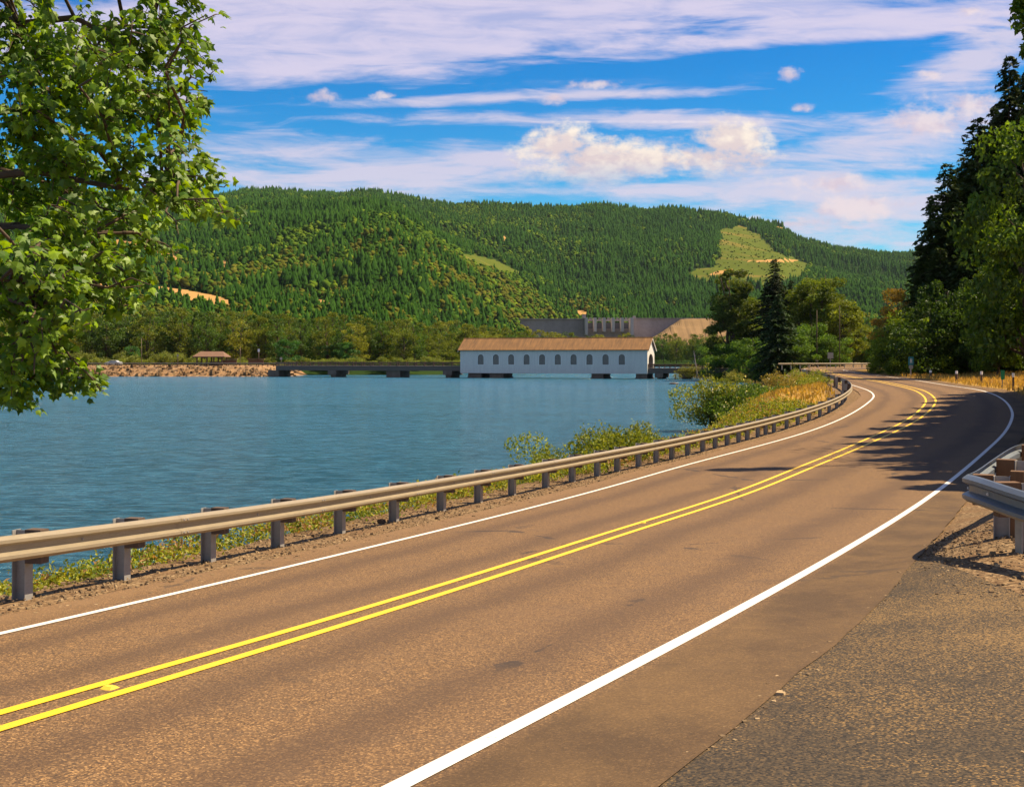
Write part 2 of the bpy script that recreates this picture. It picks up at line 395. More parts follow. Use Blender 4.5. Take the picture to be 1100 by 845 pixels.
def rock_material():
    m, t, b = new_mat('riprap_rock'); p = t.pos()
    sg = t.n('ShaderNodeSeparateColor'); t.l(t.vor(p, 1.7), sg.inputs[0]); n = t.noise(p, .35, 5, .65)
    c = t.ramp(sg.outputs[0], [(0, (.07, .048, .03)), (.5, (.19, .11, .055)), (1, (.33, .21, .11))]); c = t.mix(t.mapr(n, .45, .65, 0, .75), c, (.36, .20, .08))
    c = t.mix(t.mapr(t.noise(p, .8, 4), .6, .7, 0, .6), c, (.10, .10, .03))
    t.l(c, b.inputs['Base Color']); b.inputs['Roughness'].default_value = .95; t.l(t.bump(sg.outputs[1], .9, .3), b.inputs['Normal']); return m
M['asphalt'] = asphalt_material(); M['white_paint'] = paint_material('white_paint', (.80, .78, .74), .8); M['yellow_paint'] = paint_material('yellow_paint', (.86, .55, .02), 1.)
M['driveway'] = driveway_material(); M['ground'] = ground_material(); M['water'] = water_material(); M['hill'] = hill_material()
M['rail'] = steel_material('weathered_galvanised_rail', (.34, .285, .20), .45, .3); M['rail_new'] = steel_material('galvanised_rail', (.17, .205, .25), .42, .45)
M['post'] = steel_material('steel_post', (.34, .33, .32), .55, .3); M['block'] = wood_material('dark_wood_block', (.05, .035, .03), (.14, .09, .06)); M['block_new'] = wood_material('brown_wood_block', (.085, .045, .022), (.20, .105, .048))
M['shingle'] = shingle_material(); M['siding'] = siding_material(); M['trim'] = simple('white_trim', (.70, .70, .68), .6, var=.1)
M['louvre'] = simple('grey_louvre', (.24, .22, .20), .7, var=.3, scale=3); M['dark'] = simple('dark_opening', (.02, .018, .016), .9)
M['pier'] = concrete_material('dark_pier', (.10, .075, .06), (.19, .15, .12), .5); M['deck'] = wood_material('deck_timber', (.05, .042, .038), (.16, .13, .11), (.3, .3, 1))
M['dam'] = concrete_material('dam_concrete', (.24, .205, .21), (.38, .33, .33), .03); M['dam_pier'] = concrete_material('dam_pier_concrete', (.42, .37, .36), (.58, .52, .50), .05); M['gate'] = simple('dam_gate', (.10, .10, .13), .7); M['bark'] = bark_material(); M['rock'] = rock_material(); M['dark_rock'] = simple('wet_rock', (.06, .045, .04), .6)
M['leaf'] = leaf_mat('broad_leaf', .38, .02); M['maple'] = leaf_mat('maple_leaf', .45, .025); M['needle'] = leaf_mat('needle_foliage', .15, .015); M['far'] = leaf_mat('distant_foliage', .15, 0.)
M['brown'] = simple('brown_timber', (.13, .07, .04), .8); M['brownroof'] = simple('brown_roof', (.17, .095, .06), .85, scale=2.); M['tan'] = simple('dry_grass_slope', (.20, .125, .055), 1., var=.45, scale=.05)
M['black'] = simple('black_rubber', (.015, .015, .015), .8); M['glass'] = simple('dark_glass', (.02, .025, .03), .15, var=.05); M['silver'] = simple('silver_paint', (.60, .62, .64), .3, .3, .03); M['blue_paint'] = simple('dark_blue_paint', (.03, .045, .09), .3, .2, .05)
M['green_sign'] = simple('green_sign', (.005, .22, .13), .45, var=.1); M['teal_sign'] = simple('teal_sign', (.01, .19, .22), .45, var=.1); M['grey_sign'] = simple('sign_back', (.30, .31, .30), .5, .4, .1); M['reflector'] = simple('white_reflector', (.75, .75, .75), .4); M['post_wood'] = wood_material('round_post_wood', (.10, .07, .05), (.22, .16, .11))
M['stone'] = simple('gravel_stone', (.27, .18, .10), .95, var=.6, scale=14.); M['yellow_plastic'] = simple('yellow_marker', (.80, .58, .05), .4, var=.1)

# ------------------------------------------------------------------ setting: ground, road, lake
def axis(segs):
    out = [segs[0][0]]
    for a, b, st in segs: out += list(np.linspace(a, b, max(2, int(round((b - a) / st)) + 1))[1:])
    return np.array(out)
gx = axis([(-900, -120, 60), (-120, -30, 6), (-30, 26, .4), (26, 70, 1.), (70, 200, 6), (200, 2200, 100)])
gy = axis([(-500, -60, 40), (-60, -12, 4), (-12, 75, .4), (75, 220, 1.2), (220, 420, 4), (420, 700, 20)])
GX, GY = np.meshgrid(gx, gy)
GZ = gz(GX, GY)
def curve_sd(P, X, Y):
    """signed distance to a curve, + on its right"""
    p = np.stack([X.ravel(), Y.ravel()], 1); best = np.full(len(p), 1e9); sg = np.ones(len(p))
    for a, b in zip(P[:-1, :2], P[1:, :2]):
        e = b - a; w = p - a; t = np.clip((w @ e) / (e @ e + 1e-9), 0, 1); q = w - t[:, None] * e; dd = (q * q).sum(1); m = dd < best
        best[m] = dd[m]; sg[m] = np.sign(w[:, 0] * e[1] - w[:, 1] * e[0])[m]
    return (np.sqrt(best) * sg).reshape(X.shape)
edgeL = offset(cL, -.72); eR = offset(cR, np.interp(cR[:, 1], [0, 8, 13, 20, 30], [1.05, 1.05, 1.1, .9, .75]))
dL = curve_sd(edgeL[::3], GX, GY); dR = curve_sd(eR[::3], GX, GY); sD = shore_dist(GX, GY); dG = curve_sd(cG[::10], GX, GY)
on_road = sstep(dL, -.1, .3) * (1 - sstep(dR, -.3, .1))
rough = (fbm(GX * .9, GY * .9, 4, 3) - .5) * .16 + (fbm(GX * .25, GY * .25, 3, 9) - .5) * .3
offroad = np.clip(np.maximum(-dL, dR), 0, 4) / 4
GZ = GZ - .02 - .03 * on_road + rough * np.minimum(offroad, 1) * .6 + (fbm(GX * 2.2, GY * 2.2, 3, 5) - .5) * .05 * (1 - on_road)
bankup = sstep(dR, 3, 16) * sstep(GY, 40, 70) * .5
GZ = GZ + bankup
zone = np.zeros((*GX.shape, 3))
zone[..., 0] = np.maximum(sstep(dG, -1.5, -.6) * (dL < .5), (dR > -.5) * (1 - sstep(dR, .5, 1.6)) * (GY > 14)); zone[..., 0] = np.maximum(zone[..., 0], (dR > -.5) * (1 - sstep(GY + GX * .2, 16.5, 19)) * (dR < 9))
zone[..., 1] = np.maximum((dR > 0) * 1., (dG < 0) * sstep(GY, 52, 60) * sstep(dG, -7, -2) * .9)
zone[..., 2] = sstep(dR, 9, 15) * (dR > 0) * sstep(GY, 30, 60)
g = MB(); ny, nx = GX.shape
ii = np.arange(ny - 1)[:, None] * nx + np.arange(nx - 1)[None]
g.add(np.stack([GX, GY, GZ], -1).reshape(-1, 3), np.stack([ii, ii + 1, ii + nx + 1, ii + nx], -1).reshape(-1, 4), zone.reshape(-1, 3))
tag(g.build('ground', M['ground'], smooth=True), kind='structure')
def strip(curves, name, mat, dz, uvs=None, kind='structure'):
    """sheet spanned by neighbouring curves, laid on the road surface"""
    b = MB(); n = len(curves[0]); V = np.stack(curves, 1); V = V.copy(); V[..., 2] = zroad(V[..., 0], V[..., 1]) + dz
    k = V.shape[1]; i = np.arange(n - 1)[:, None] * k + np.arange(k - 1)[None]
    b.add(V.reshape(-1, 3), np.stack([i, i + 1, i + k + 1, i + k], -1).reshape(-1, 4))
    o = b.build(name, mat, smooth=True)
    if uvs is not None:
        me = o.data; uv = me.uv_layers.new(name='lane'); a = arc(curves[0])
        U = np.stack([np.broadcast_to(np.array(uvs)[None], (n, k)), np.broadcast_to(a[:, None], (n, k))], -1).reshape(-1, 2)
        li = np.empty(len(me.loops), np.int32); me.loops.foreach_get('vertex_index', li); uv.data.foreach_set('uv', U[li].ravel())
    if kind: o['kind'] = kind
    return o
def lerp(A, B, t): return A * (1 - t) + B * t
ts = np.linspace(0, 1, 9)
cross = [edgeL, lerp(edgeL, cL, .5)] + [lerp(cL, cY, t) for t in ts] + [lerp(cY, cR, t) for t in ts[1:]] + [lerp(cR, eR, t) for t in (.33, .66, 1)]
us = [-1.4, -1.2] + list(-1 + ts) + list(ts[1:]) + [1.1, 1.2, 1.3]
rng = np.random.default_rng(4)
wob = np.convolve(rng.normal(size=NS + 8), np.ones(9) / 9, 'valid')
cross[0] = offset(edgeL, wob * .12); cross[-1] = offset(eR, np.convolve(rng.normal(size=NS + 8), np.ones(9) / 9, 'valid') * .08)
strip(cross, 'road', M['asphalt'], 0., us)
def line(c, off, w, name, mat):
    c = resample(c, 700); c[:, 2] = 0
    return strip([offset(c, off - w / 2), offset(c, off), offset(c, off + w / 2)], name, mat, .006)
line(cL, 0, .095, 'road_edge_line', M['white_paint']); line(cR, 0, .115, 'road_edge_line', M['white_paint'])
half = np.interp(resample(cY, 700)[:, 1], [0, 10, 40, 70, 120], [.14, .145, .2, .25, .3])
line(cY, -half, .10, 'road_centre_line', M['yellow_paint']); line(cY, half, .10, 'road_centre_line', M['yellow_paint'])
# worn driveway joining from the right
px_edge = hit([(985,598),(1003,603),(1030,614),(1060,630),(1100,652)])
m_ = (eR[:, 1] < px_edge[0, 1])
inner = np.vstack([eR[m_], px_edge[:1]]); inner = resample(inner, 120)
outer_end = px_edge[-1] + np.array([14., -4.5, 0])
a0 = inner[0] + np.array([14, -2, 0])
b = MB(); N1, N2 = 120, 90
far_side = resample(np.vstack([px_edge, outer_end[None]]), N2)
V = np.zeros((N1, N2, 3))
for i in range(N1):
    t = i / (N1 - 1); st = inner[i]; e = lerp(a0, far_side[-1], t); w = np.linspace(0, 1, N2)[:, None]
    row = st * (1 - w) + e * w; row_end = far_side
    bend = sstep(t, .55, 1.0); V[i] = row * (1 - bend) + row_end * bend
jit = np.convolve(rng.normal(size=N2 + 4), np.ones(5) / 5, 'valid'); V[-1, :, 1] += jit * .12
V[..., 2] = zroad(V[..., 0], V[..., 1]) - .006
i = np.arange(N1 - 1)[:, None] * N2 + np.arange(N2 - 1)[None]
b.add(V.reshape(-1, 3), np.stack([i, i + 1, i + N2 + 1, i + N2], -1).reshape(-1, 4)); tag(b.build('driveway', M['driveway'], smooth=True), kind='structure')
# lake
wx = axis([(-2500, -200, 100), (-200, 200, 20), (200, 1800, 100)]); wy = axis([(-300, 0, 50), (0, 700, 20), (700, 1000, 50)])
WX, WY = np.meshgrid(wx, wy); b = MB(); i = np.arange(len(wy) - 1)[:, None] * len(wx) + np.arange(len(wx) - 1)[None]
b.add(np.stack([WX, WY, WX * 0 + WATER], -1).reshape(-1, 3), np.stack([i, i + 1, i + len(wx) + 1, i + len(wx)], -1).reshape(-1, 4)); tag(b.build('lake_water', M['water']), kind='structure')

# ------------------------------------------------------------------ hills and their forest
RID = np.array([(-900,150),(-400,170),(0,196),(150,204),(230,205),(270,198),(300,199),(330,202),(370,202),(400,199),(430,205),(480,214),(530,213),(600,217),(650,214),(690,220),(700,219),(712,217),(745,220),(780,224),(800,230),(840,236),(852,248),(900,262),(945,267),(990,266),(1100,258),(1700,240)], float)
def hill_z(px, t):
    """height and depth of the hillside in direction px, t from shore (0) to ridge (1) and beyond"""
    px = np.asarray(px, float); t = np.asarray(t, float)
    Y0 = np.interp(px, [-900, 480, 600, 1700], [352, 352, 690, 690]); Y1 = np.interp(px, [-900, 430, 600, 780, 900, 1700], [560, 640, 1650, 1650, 1250, 1000]); Yr = np.interp(px, [-900, 600, 800, 870, 1000, 1700], [3600, 4000, 3900, 4200, 5200, 4600])
    zr = (CY - np.interp(px, RID[:, 0], RID[:, 1])) / F * Yr - 22
    Y = np.where(t < .1, Y0 + (Y1 - Y0) * t / .1, Y1 + (Yr - Y1) * (t - .1) / .9)
    w = np.clip((t - .1) / .9, 0, 2.)
    X = (px - CX) / F * Y
    sp = fbm((X * .8 + Y * .6) / 520, (Y * .8 - X * .6) / 1500, 4, 21) - .47
    z = np.where(w <= 1, -1.5 + (zr + 1.5) * (w ** 1.06), zr - (w - 1) * 420) + sp * 330 * np.clip(w * (1 - w) * 2.4, 0, 1) * (w < 1)
    z = np.where(t < .01, WATER - .8 + (t / .01) * (WATER * -1 + .8 - 1.5), z)
    return X, Y, z
# clearings: centre column, centre row in the photograph, half sizes, tilt -> stored as places on the hillside
CLEAR = [(818,289,52,18,.05,0),(803,271,32,25,.3,0),(772,296,34,9,0,0),(525,285,32,8,.30,0),(545,292,16,5,.2,0)]
BARE = [(832,280,28,1.3,-.02),(772,293,15,1.6,-.25),(60,300,60,7,.25),(165,272,45,6,.3),(120,312,30,5,.2),(215,320,40,6,.2),(300,312,10,3,.2),(395,300,8,3,0),(427,267,6,4,0),(438,275,9,3.5,.1),(35,300,34,5,.22),(150,272,40,4,.28),(205,318,45,5,.22),(100,255,12,6,.5),(242,288,4,9,0),(350,327,12,4,.3),(447,306,5,2.5,0),(622,337,14,4,.1),(838,246,7,2.6,.2),(20,220,22,6,.3),(310,232,8,1.5,0),(542,257,4,3,0),(340,290,4,3,0),(700,300,6,2,.1)]
pxs = np.linspace(-900, 1700, 521); tt = np.concatenate([np.linspace(0, .1, 14), np.linspace(.1, 1.0, 150)[1:], np.linspace(1.0, 1.25, 8)[1:]])
HP, HT = np.meshgrid(pxs, tt); HX, HY, HZ = hill_z(HP, HT)
def inside(px, py, L):
    m = np.zeros(np.shape(px), bool)
    for e in L:
        cx, cy, a, b_, k = e[:5]; m |= (((px - cx) / a) ** 2 + ((py - cy - k * (px - cx)) / b_) ** 2) < 1 + .5 * (vnoise(px / 5., py / 4., 7) - .5)
    return m
hc = np.zeros((*HX.shape, 3)); PYh = CY - HZ / HY * F
hc[..., 0] = inside(HP, PYh, CLEAR); hc[..., 1] = inside(HP, PYh, BARE)
# ------------------------------------------------------------------
b = MB(); k = len(pxs); i = np.arange(len(tt) - 1)[:, None] * k + np.arange(k - 1)[None]
b.add(np.stack([HX, HY, HZ], -1).reshape(-1, 3), np.stack([i, i + 1, i + k + 1, i + k], -1).reshape(-1, 4), hc.reshape(-1, 3)); tag(b.build('hills', M['hill'], smooth=True), kind='structure')
def cone_tree(sides=6, tiers=4, r=np.random.default_rng(1)):
    v = []; f = []
    for i in range(tiers):
        z0 = i / tiers * .82; z1 = min(1, z0 + .46); rad = .19 * (1 - i / (tiers + .4)) + .03
        a = np.arange(sides) * 2 * np.pi / sides + i * .6; rr = rad * (1 + r.uniform(-.3, .3, sides)); n = len(v)
        for x, q in zip(a, rr): v.append((q * math.cos(x), q * math.sin(x), z0 + r.uniform(-.03, .03)))
        v.append((0, 0, z1)); f += [(n + j, n + (j + 1) % sides, n + sides) for j in range(sides)]
    return np.array(v), np.array(f)
def blob_tree(r):
    import bmesh
    V = []; Fc = []; n = 0
    for (cx, cy, cz, s) in ((0, 0, .5, .36), (.16, .1, .66, .26), (-.15, .12, .4, .27), (.05, -.17, .55, .27), (0, 0, .83, .2)):
        bm = bmesh.new(); bmesh.ops.create_icosphere(bm, subdivisions=1, radius=s)
        v = np.array([x.co[:] for x in bm.verts]); v *= (1 + r.uniform(-.25, .25, len(v)))[:, None]; V.append(v + (cx, cy, cz)); Fc += [[q.index + n for q in p.verts] for p in bm.faces]; n += len(v); bm.free()
    return np.concatenate(V), np.array(Fc)
def scatter(mb, tv, tf, pos, sc, rot, cols, jit):
    n = len(pos); c, s = np.cos(rot), np.sin(rot)
    v = tv[None] * np.stack([sc[:, 0], sc[:, 0], sc[:, 1]], 1)[:, None]
    x = v[..., 0] * c[:, None] - v[..., 1] * s[:, None]; y = v[..., 0] * s[:, None] + v[..., 1] * c[:, None]
    V = np.stack([x, y, v[..., 2]], -1) + pos[:, None]
    C = cols[:, None] * (1 + jit * np.random.default_rng(2).uniform(-1, 1, V.shape[:2]))[..., None]
    Fi = (tf[None] + (np.arange(n) * len(tv))[:, None, None]).reshape(-1, tf.shape[1])
    mb.add(V.reshape(-1, 3), Fi, C.reshape(-1, 3))
rng = np.random.default_rng(11)
N = 135000
px = rng.uniform(-260, 1320, N); w = rng.uniform(0, 1, N) ** .85; t = .035 + .985 * w
X, Y, Z = hill_z(px, t); py = CY - Z / Y * F
keep = ~inside(px, py, CLEAR) & ~inside(px, py, BARE)
dz_ = np.interp(px, [560, 575, 770, 790], [0, 1, 1, 0]); keep &= ~((dz_ > .5) & (Y < 1720) & (Y > 1100)); keep &= (Y > np.where(px < 560, 480, 760))
px, X, Y, Z, t = [q[keep] for q in (px, X, Y, Z, t)]
mixn = fbm(X / 260, Y / 420, 4, 33); fine = fbm(X / 60, Y / 90, 3, 51)
low = 1 - sstep((t), .12, .5)
broad = (fine * .65 + mixn * .5 + low * .12 + rng.uniform(-.12, .12, len(px))) > np.where(px < 640, .53, .60)
ht = (8 + 18 * rng.uniform(0, 1, len(px)) ** 1.15) * np.where(Y < 1200, .58, 1.); dark = rng.uniform(0, 1, len(px))
ccol = np.stack([.010 + .020 * dark + .014 * mixn, .034 + .042 * dark + .032 * mixn, .007 + .007 * dark], 1)
bcol = np.stack([.038 + .10 * dark ** 2.2, .085 + .12 * dark ** 2., .009 + .008 * dark], 1)
ol = (low > .35)[:, None] * (rng.uniform(0, 1, len(px)) < .45)[:, None]
bcol = np.where(ol, np.stack([.07 + .06 * dark, .085 + .05 * dark, .010 + .01 * dark], 1), bcol)
mb = MB(); pos = np.stack([X, Y, Z - 1.5], 1)
for kk in range(3):
    tv, tf = cone_tree(6, 4, np.random.default_rng(kk)); m_ = ~broad & (np.arange(len(px)) % 3 == kk)
    scatter(mb, tv, tf, pos[m_], np.stack([ht[m_] * rng.uniform(.95, 1.3, m_.sum()), ht[m_]], 1), rng.uniform(0, 6.3, m_.sum()), ccol[m_], .25)
    tv, tf = blob_tree(np.random.default_rng(kk + 9)); m_ = broad & (np.arange(len(px)) % 3 == kk) & (rng.uniform(0, 1, len(px)) < .8)
    h2 = ht[m_] * .62; scatter(mb, tv, tf, pos[m_], np.stack([h2 * rng.uniform(.8, 1.2, m_.sum()), h2], 1), rng.uniform(0, 6.3, m_.sum()), bcol[m_], .3)
tag(mb.build('hillside_forest', M['far'], smooth=True), 'conifer and broadleaf forest covering the whole mountainside', 'forest', kind='stuff')
# scrub in the clearings
N = 1100; cxs = []
px = rng.uniform(740, 870, N); t = rng.uniform(.3, .95, N); X, Y, Z = hill_z(px, t); m_ = inside(px, CY - Z / Y * F, CLEAR[:3])
mb = MB(); tv, tf = blob_tree(np.random.default_rng(77)); nn = m_.sum(); s_ = rng.uniform(2., 4.5, nn)
scatter(mb, tv, tf, np.stack([X, Y, Z - .8], 1)[m_], np.stack([s_ * 1.4, s_], 1), rng.uniform(0, 6, nn), np.stack([.08 + .06 * rng.uniform(size=nn), .12 + .05 * rng.uniform(size=nn), .02 + 0 * s_], 1), .3)
tag(mb.build('clearing_scrub', M['far'], smooth=True), 'low green scrub growing over the logged clearing on the mountain', 'scrub', kind='stuff')

# ------------------------------------------------------------------ plants
def leaf_cards(mb, C, L, W, rng, up=.3, cols=None, axis_dir=None, fold=.25):
    """folded rhombic leaves at centres C"""
    n = len(C); d = rng.normal(size=(n, 3)) if axis_dir is None else axis_dir + rng.normal(size=(n, 3)) * .45
    d /= np.linalg.norm(d, axis=1)[:, None]
    nr = rng.normal(size=(n, 3)) + np.array([0, 0, up]) * 3; s = np.cross(d, nr); s /= np.linalg.norm(s, axis=1)[:, None] + 1e-9; nn = np.cross(s, d)
    L = np.broadcast_to(L, (n,))[:, None]; W = np.broadcast_to(W, (n,))[:, None]
    v = np.stack([C - d * L * .5, C + s * W * .5 + nn * W * fold, C + d * L * .5, C - s * W * .5 + nn * W * fold], 1)
    f = np.arange(n * 4).reshape(n, 4); f2 = np.concatenate([f[:, [0, 1, 2]], f[:, [0, 2, 3]]])
    mb.add(v.reshape(-1, 3), f2, np.repeat(cols, 4, 0))
def palette(rng, n, a, b_, v=.25):
    u = rng.uniform(0, 1, (n, 1)); return (np.array(a) * (1 - u) + np.array(b_) * u) * (1 + rng.uniform(-v, v, (n, 1)))
def limb(p0, p1, rng, n=6, wob=.06):
    p0 = np.array(p0, float); p1 = np.array(p1, float); t = np.linspace(0, 1, n)[:, None]; L = np.linalg.norm(p1 - p0)
    P = p0 * (1 - t) + p1 * t + rng.normal(size=(n, 3)) * L * wob * np.sin(t * np.pi); P[:, 2] += L * .08 * np.sin(t[:, 0] * np.pi); return P
def broadleaf(name, H, Rc, seed, col_a, col_b, nl=7000, leaf=.36, base=.18, label='', cat='tree', clumps=60, trunk_lean=0., stems=1, trunk_r=None):
    """tapered trunk, limbs and a crown of leaf clumps; unit: metres"""
    rng = np.random.default_rng(seed); root = empty(name, (0, 0, 0), 0, label, cat)
    tr = MB(); cr = MB(); r0 = trunk_r or H * .018
    cl = []
    while len(cl) < clumps:
        p = rng.uniform(-1, 1, 3)
        q = p[0] ** 2 + p[1] ** 2
        zz = (p[2] + 1) / 2; prof = np.sqrt(max(0, 1 - (2 * zz - .85) ** 2 * .72)) * (.75 + .5 * rng.uniform())
        if q < prof ** 2 and (q > (prof * .4) ** 2 or rng.uniform() < .4): cl.append((p[0] * Rc, p[1] * Rc, H * (base + (1 - base) * zz * .96)))
    cl = np.array(cl)
    for s in range(stems):
        lean = np.array([rng.normal() * .05 * H + (s - (stems - 1) / 2) * H * .10, rng.normal() * .03 * H, 0]); x0 = (s - (stems - 1) / 2) * H * .02
        top = np.array([x0, 0, H * .9]) + lean
        P = limb((x0, 0, -.4), top, rng, 9, .015); tr.tube(P, np.linspace(r0, r0 * .16, 9), 8)
    for c in cl[rng.permutation(len(cl))[:26]]:
        z0 = max(H * .08, c[2] - np.hypot(c[0], c[1]) * .7 - H * .05); zt = z0 / (H * .9)
        p0 = np.array([0, 0, z0]) * (1 - 0) + np.array([lean[0] * zt, lean[1] * zt, 0]); tr.tube(limb(p0, c, rng, 6), np.linspace(r0 * .42, r0 * .08, 6), 5)
    per = nl // len(cl)
    for c in cl:
        rad = Rc * rng.uniform(.2, .42); n = int(per * rng.uniform(.6, 1.4)); q = rng.normal(size=(n, 3)); q /= np.linalg.norm(q, axis=1)[:, None]
        q *= rng.uniform(.25, 1., (n, 1)) ** .6 * rad * np.array([1, 1, .62]); tone = rng.uniform(.72, 1.25)
        leaf_cards(cr, c + q, leaf * rng.uniform(.6, 1.25, n), leaf * .62 * rng.uniform(.7, 1.2, n), rng, .35, palette(rng, n, col_a, col_b) * tone)
    cr.build('crown', M['leaf'], root); tr.build('trunk', M['bark'], root, smooth=True); return root
def conifer(name, H, Rb, seed, col_a, col_b, label, dens=1., base=.06, spray=.75, droop=.35, cat='tree', power=.8):
    rng = np.random.default_rng(seed); root = empty(name, (0, 0, 0), 0, label, cat); cr = MB(); tr = MB()
    z = H * base; C = []; D = []; Ls = []
    br = MB()
    while z < H * .985:
        f = 1 - z / H; Lb = Rb * (f ** power) * (1 if z > H * .12 else .75) + .15; nb = int(rng.integers(5, 9) * dens) + 1
        for a in rng.uniform(0, 6.283, nb):
            Lr = Lb * rng.uniform(.55, 1.2); ns = max(2, int(Lr / .38)); tt_ = (np.arange(ns) + rng.uniform(.2, .9, ns)) / ns
            sl = rng.uniform(.05, .3) * (1 if f > .3 else -1.2); z1 = z + rng.uniform(-.2, .2)
            rr = Lr * tt_; zz = z1 + rr * sl - droop * Lr * tt_ ** 1.8 * (.5 + f)
            for sgn in (-1, 0, 1):
                ax = np.stack([np.cos(a + sgn * .75) * np.ones(ns), np.sin(a + sgn * .75) * np.ones(ns), -.25 * np.ones(ns)], 1)
                off = ax * (spray * .3)
                C.append(np.stack([rr * math.cos(a), rr * math.sin(a), zz], 1) + off); D.append(ax); Ls.append(np.full(ns, spray * (.55 + .6 * min(1, Lr / 2.2))))
            if Lr > 1. and rng.uniform() < .3: br.tube([(0, 0, z1), (rr[-1] * .5 * math.cos(a), rr[-1] * .5 * math.sin(a), z1 + rr[-1] * .5 * sl), (rr[-1] * math.cos(a), rr[-1] * math.sin(a), zz[-1])], [.05, .03, .012], 4)
        z += H * .0125 * rng.uniform(.7, 1.3) + .12
    C = np.concatenate(C); D = np.concatenate(D); Ls = np.concatenate(Ls); n = len(C)
    ang = np.arctan2(C[:, 1], C[:, 0]); tone = .75 + .5 * vnoise(ang * 2 + 9, C[:, 2] * .8, seed)
    leaf_cards(cr, C, Ls * rng.uniform(.7, 1.3, n), Ls * .42 * rng.uniform(.7, 1.2, n), rng, .6, palette(rng, n, col_a, col_b) * tone[:, None], D, .12)
    cr.build('crown', M['needle'], root)
    tr.tube([(0, 0, -.5), (0, 0, H * .3), (0, 0, H * .7), (0, 0, H * .97)], [H * .013, H * .010, H * .005, .02], 8)
    if br.v: tr.v += br.v; tr.f += [f + tr.n for f in br.f]; tr.n += br.n
    tr.build('trunk', M['bark'], root, smooth=True); return root
def shrub(name, rx, ry, h, seed, col_a, col_b, n=2600, leaf=.12, label='', group=None, flowers=0, stems=9, cat='shrub', mat='leaf'):
    rng = np.random.default_rng(seed); root = empty(name, (0, 0, 0), 0, label, cat, group); fo = MB(); st = MB()
    k = 16; cl = np.stack([rng.normal(size=k) * rx * .42, rng.normal(size=k) * ry * .42, h * rng.uniform(.15, .9, k)], 1)
    for c in cl: st.tube(limb((c[0] * .25, c[1] * .25, -.1), c, rng, 5, .05), np.linspace(.022, .006, 5) * (1 + h * .3), 4)
    for c in cl:
        m_ = n // k; q = rng.normal(size=(m_, 3)); q /= np.linalg.norm(q, axis=1)[:, None]; q *= rng.uniform(.2, 1, (m_, 1)) ** .5 * np.array([rx * .42, ry * .42, h * .26])
        p = c + q; p[:, 2] = np.maximum(p[:, 2], .02); leaf_cards(fo, p, leaf * rng.uniform(.6, 1.3, m_), leaf * .6 * rng.uniform(.7, 1.2, m_), rng, .3, palette(rng, m_, col_a, col_b, .3) * rng.uniform(.75, 1.25))
    for c in cl[:7]:                                       # long loose shoots
        P = limb(c, c + np.array([rng.normal() * rx * .35, rng.normal() * ry * .35, h * rng.uniform(.25, .5)]), rng, 6, .08); st.tube(P, np.linspace(.01, .004, 6), 4)
        q = np.repeat(P[1:], 7, 0) + rng.normal(size=(35, 3)) * leaf * .8; leaf_cards(fo, q, leaf * .9, leaf * .5, rng, .2, palette(rng, 35, col_a, col_b, .3))
    fo.build('foliage', M[mat], root); st.build('stems', M['bark'], root)
    if flowers:
        fl = MB(); c = cl[rng.integers(0, k, flowers)] + rng.normal(size=(flowers, 3)) * np.array([rx * .3, ry * .3, h * .18]) + np.array([0, 0, h * .12])
        leaf_cards(fl, np.repeat(c, 4, 0) + rng.normal(size=(flowers * 4, 3)) * leaf * .4, leaf * .7, leaf * .6, rng, .8, palette(rng, flowers * 4, (.62, .60, .45), (.75, .72, .6), .1)); fl.build('flowers', M[mat], root)
    return root

# ------------------------------------------------------------------ guardrails
PROF = [(.156,.018),(.150,.036),(.112,.083),(.074,.083),(.034,.006),(-.034,.006),(-.074,.083),(-.112,.083),(-.150,.036),(-.156,.018)]
def beam_rings(P, N2, zc, sc=1.):
    """rings of the corrugated profile along P; N2 points to the road"""
    pr = np.array(PROF); back = pr[::-1] - np.array([0, .006])
    loop = np.vstack([pr, back]) * sc
    return np.stack([np.stack([p[0] + n[0] * loop[:, 1], p[1] + n[1] * loop[:, 1], p[2] + zc + loop[:, 0]], 1) for p, n in zip(P, N2)])
def post_mesh(h, name, par, mat, sc=1.):
    """H section steel post, web across"""
    b = MB(); w = .062 * sc; d = .075 * sc; tf = .009 * sc
    b.box((-w, d - tf, -.4), (w, d, h)); b.box((-w, -d, -.4), (w, -d + tf, h)); b.box((-.005 * sc, -d + tf, -.4), (.005 * sc, d - tf, h - .002))
    return b.build(name, mat, par)
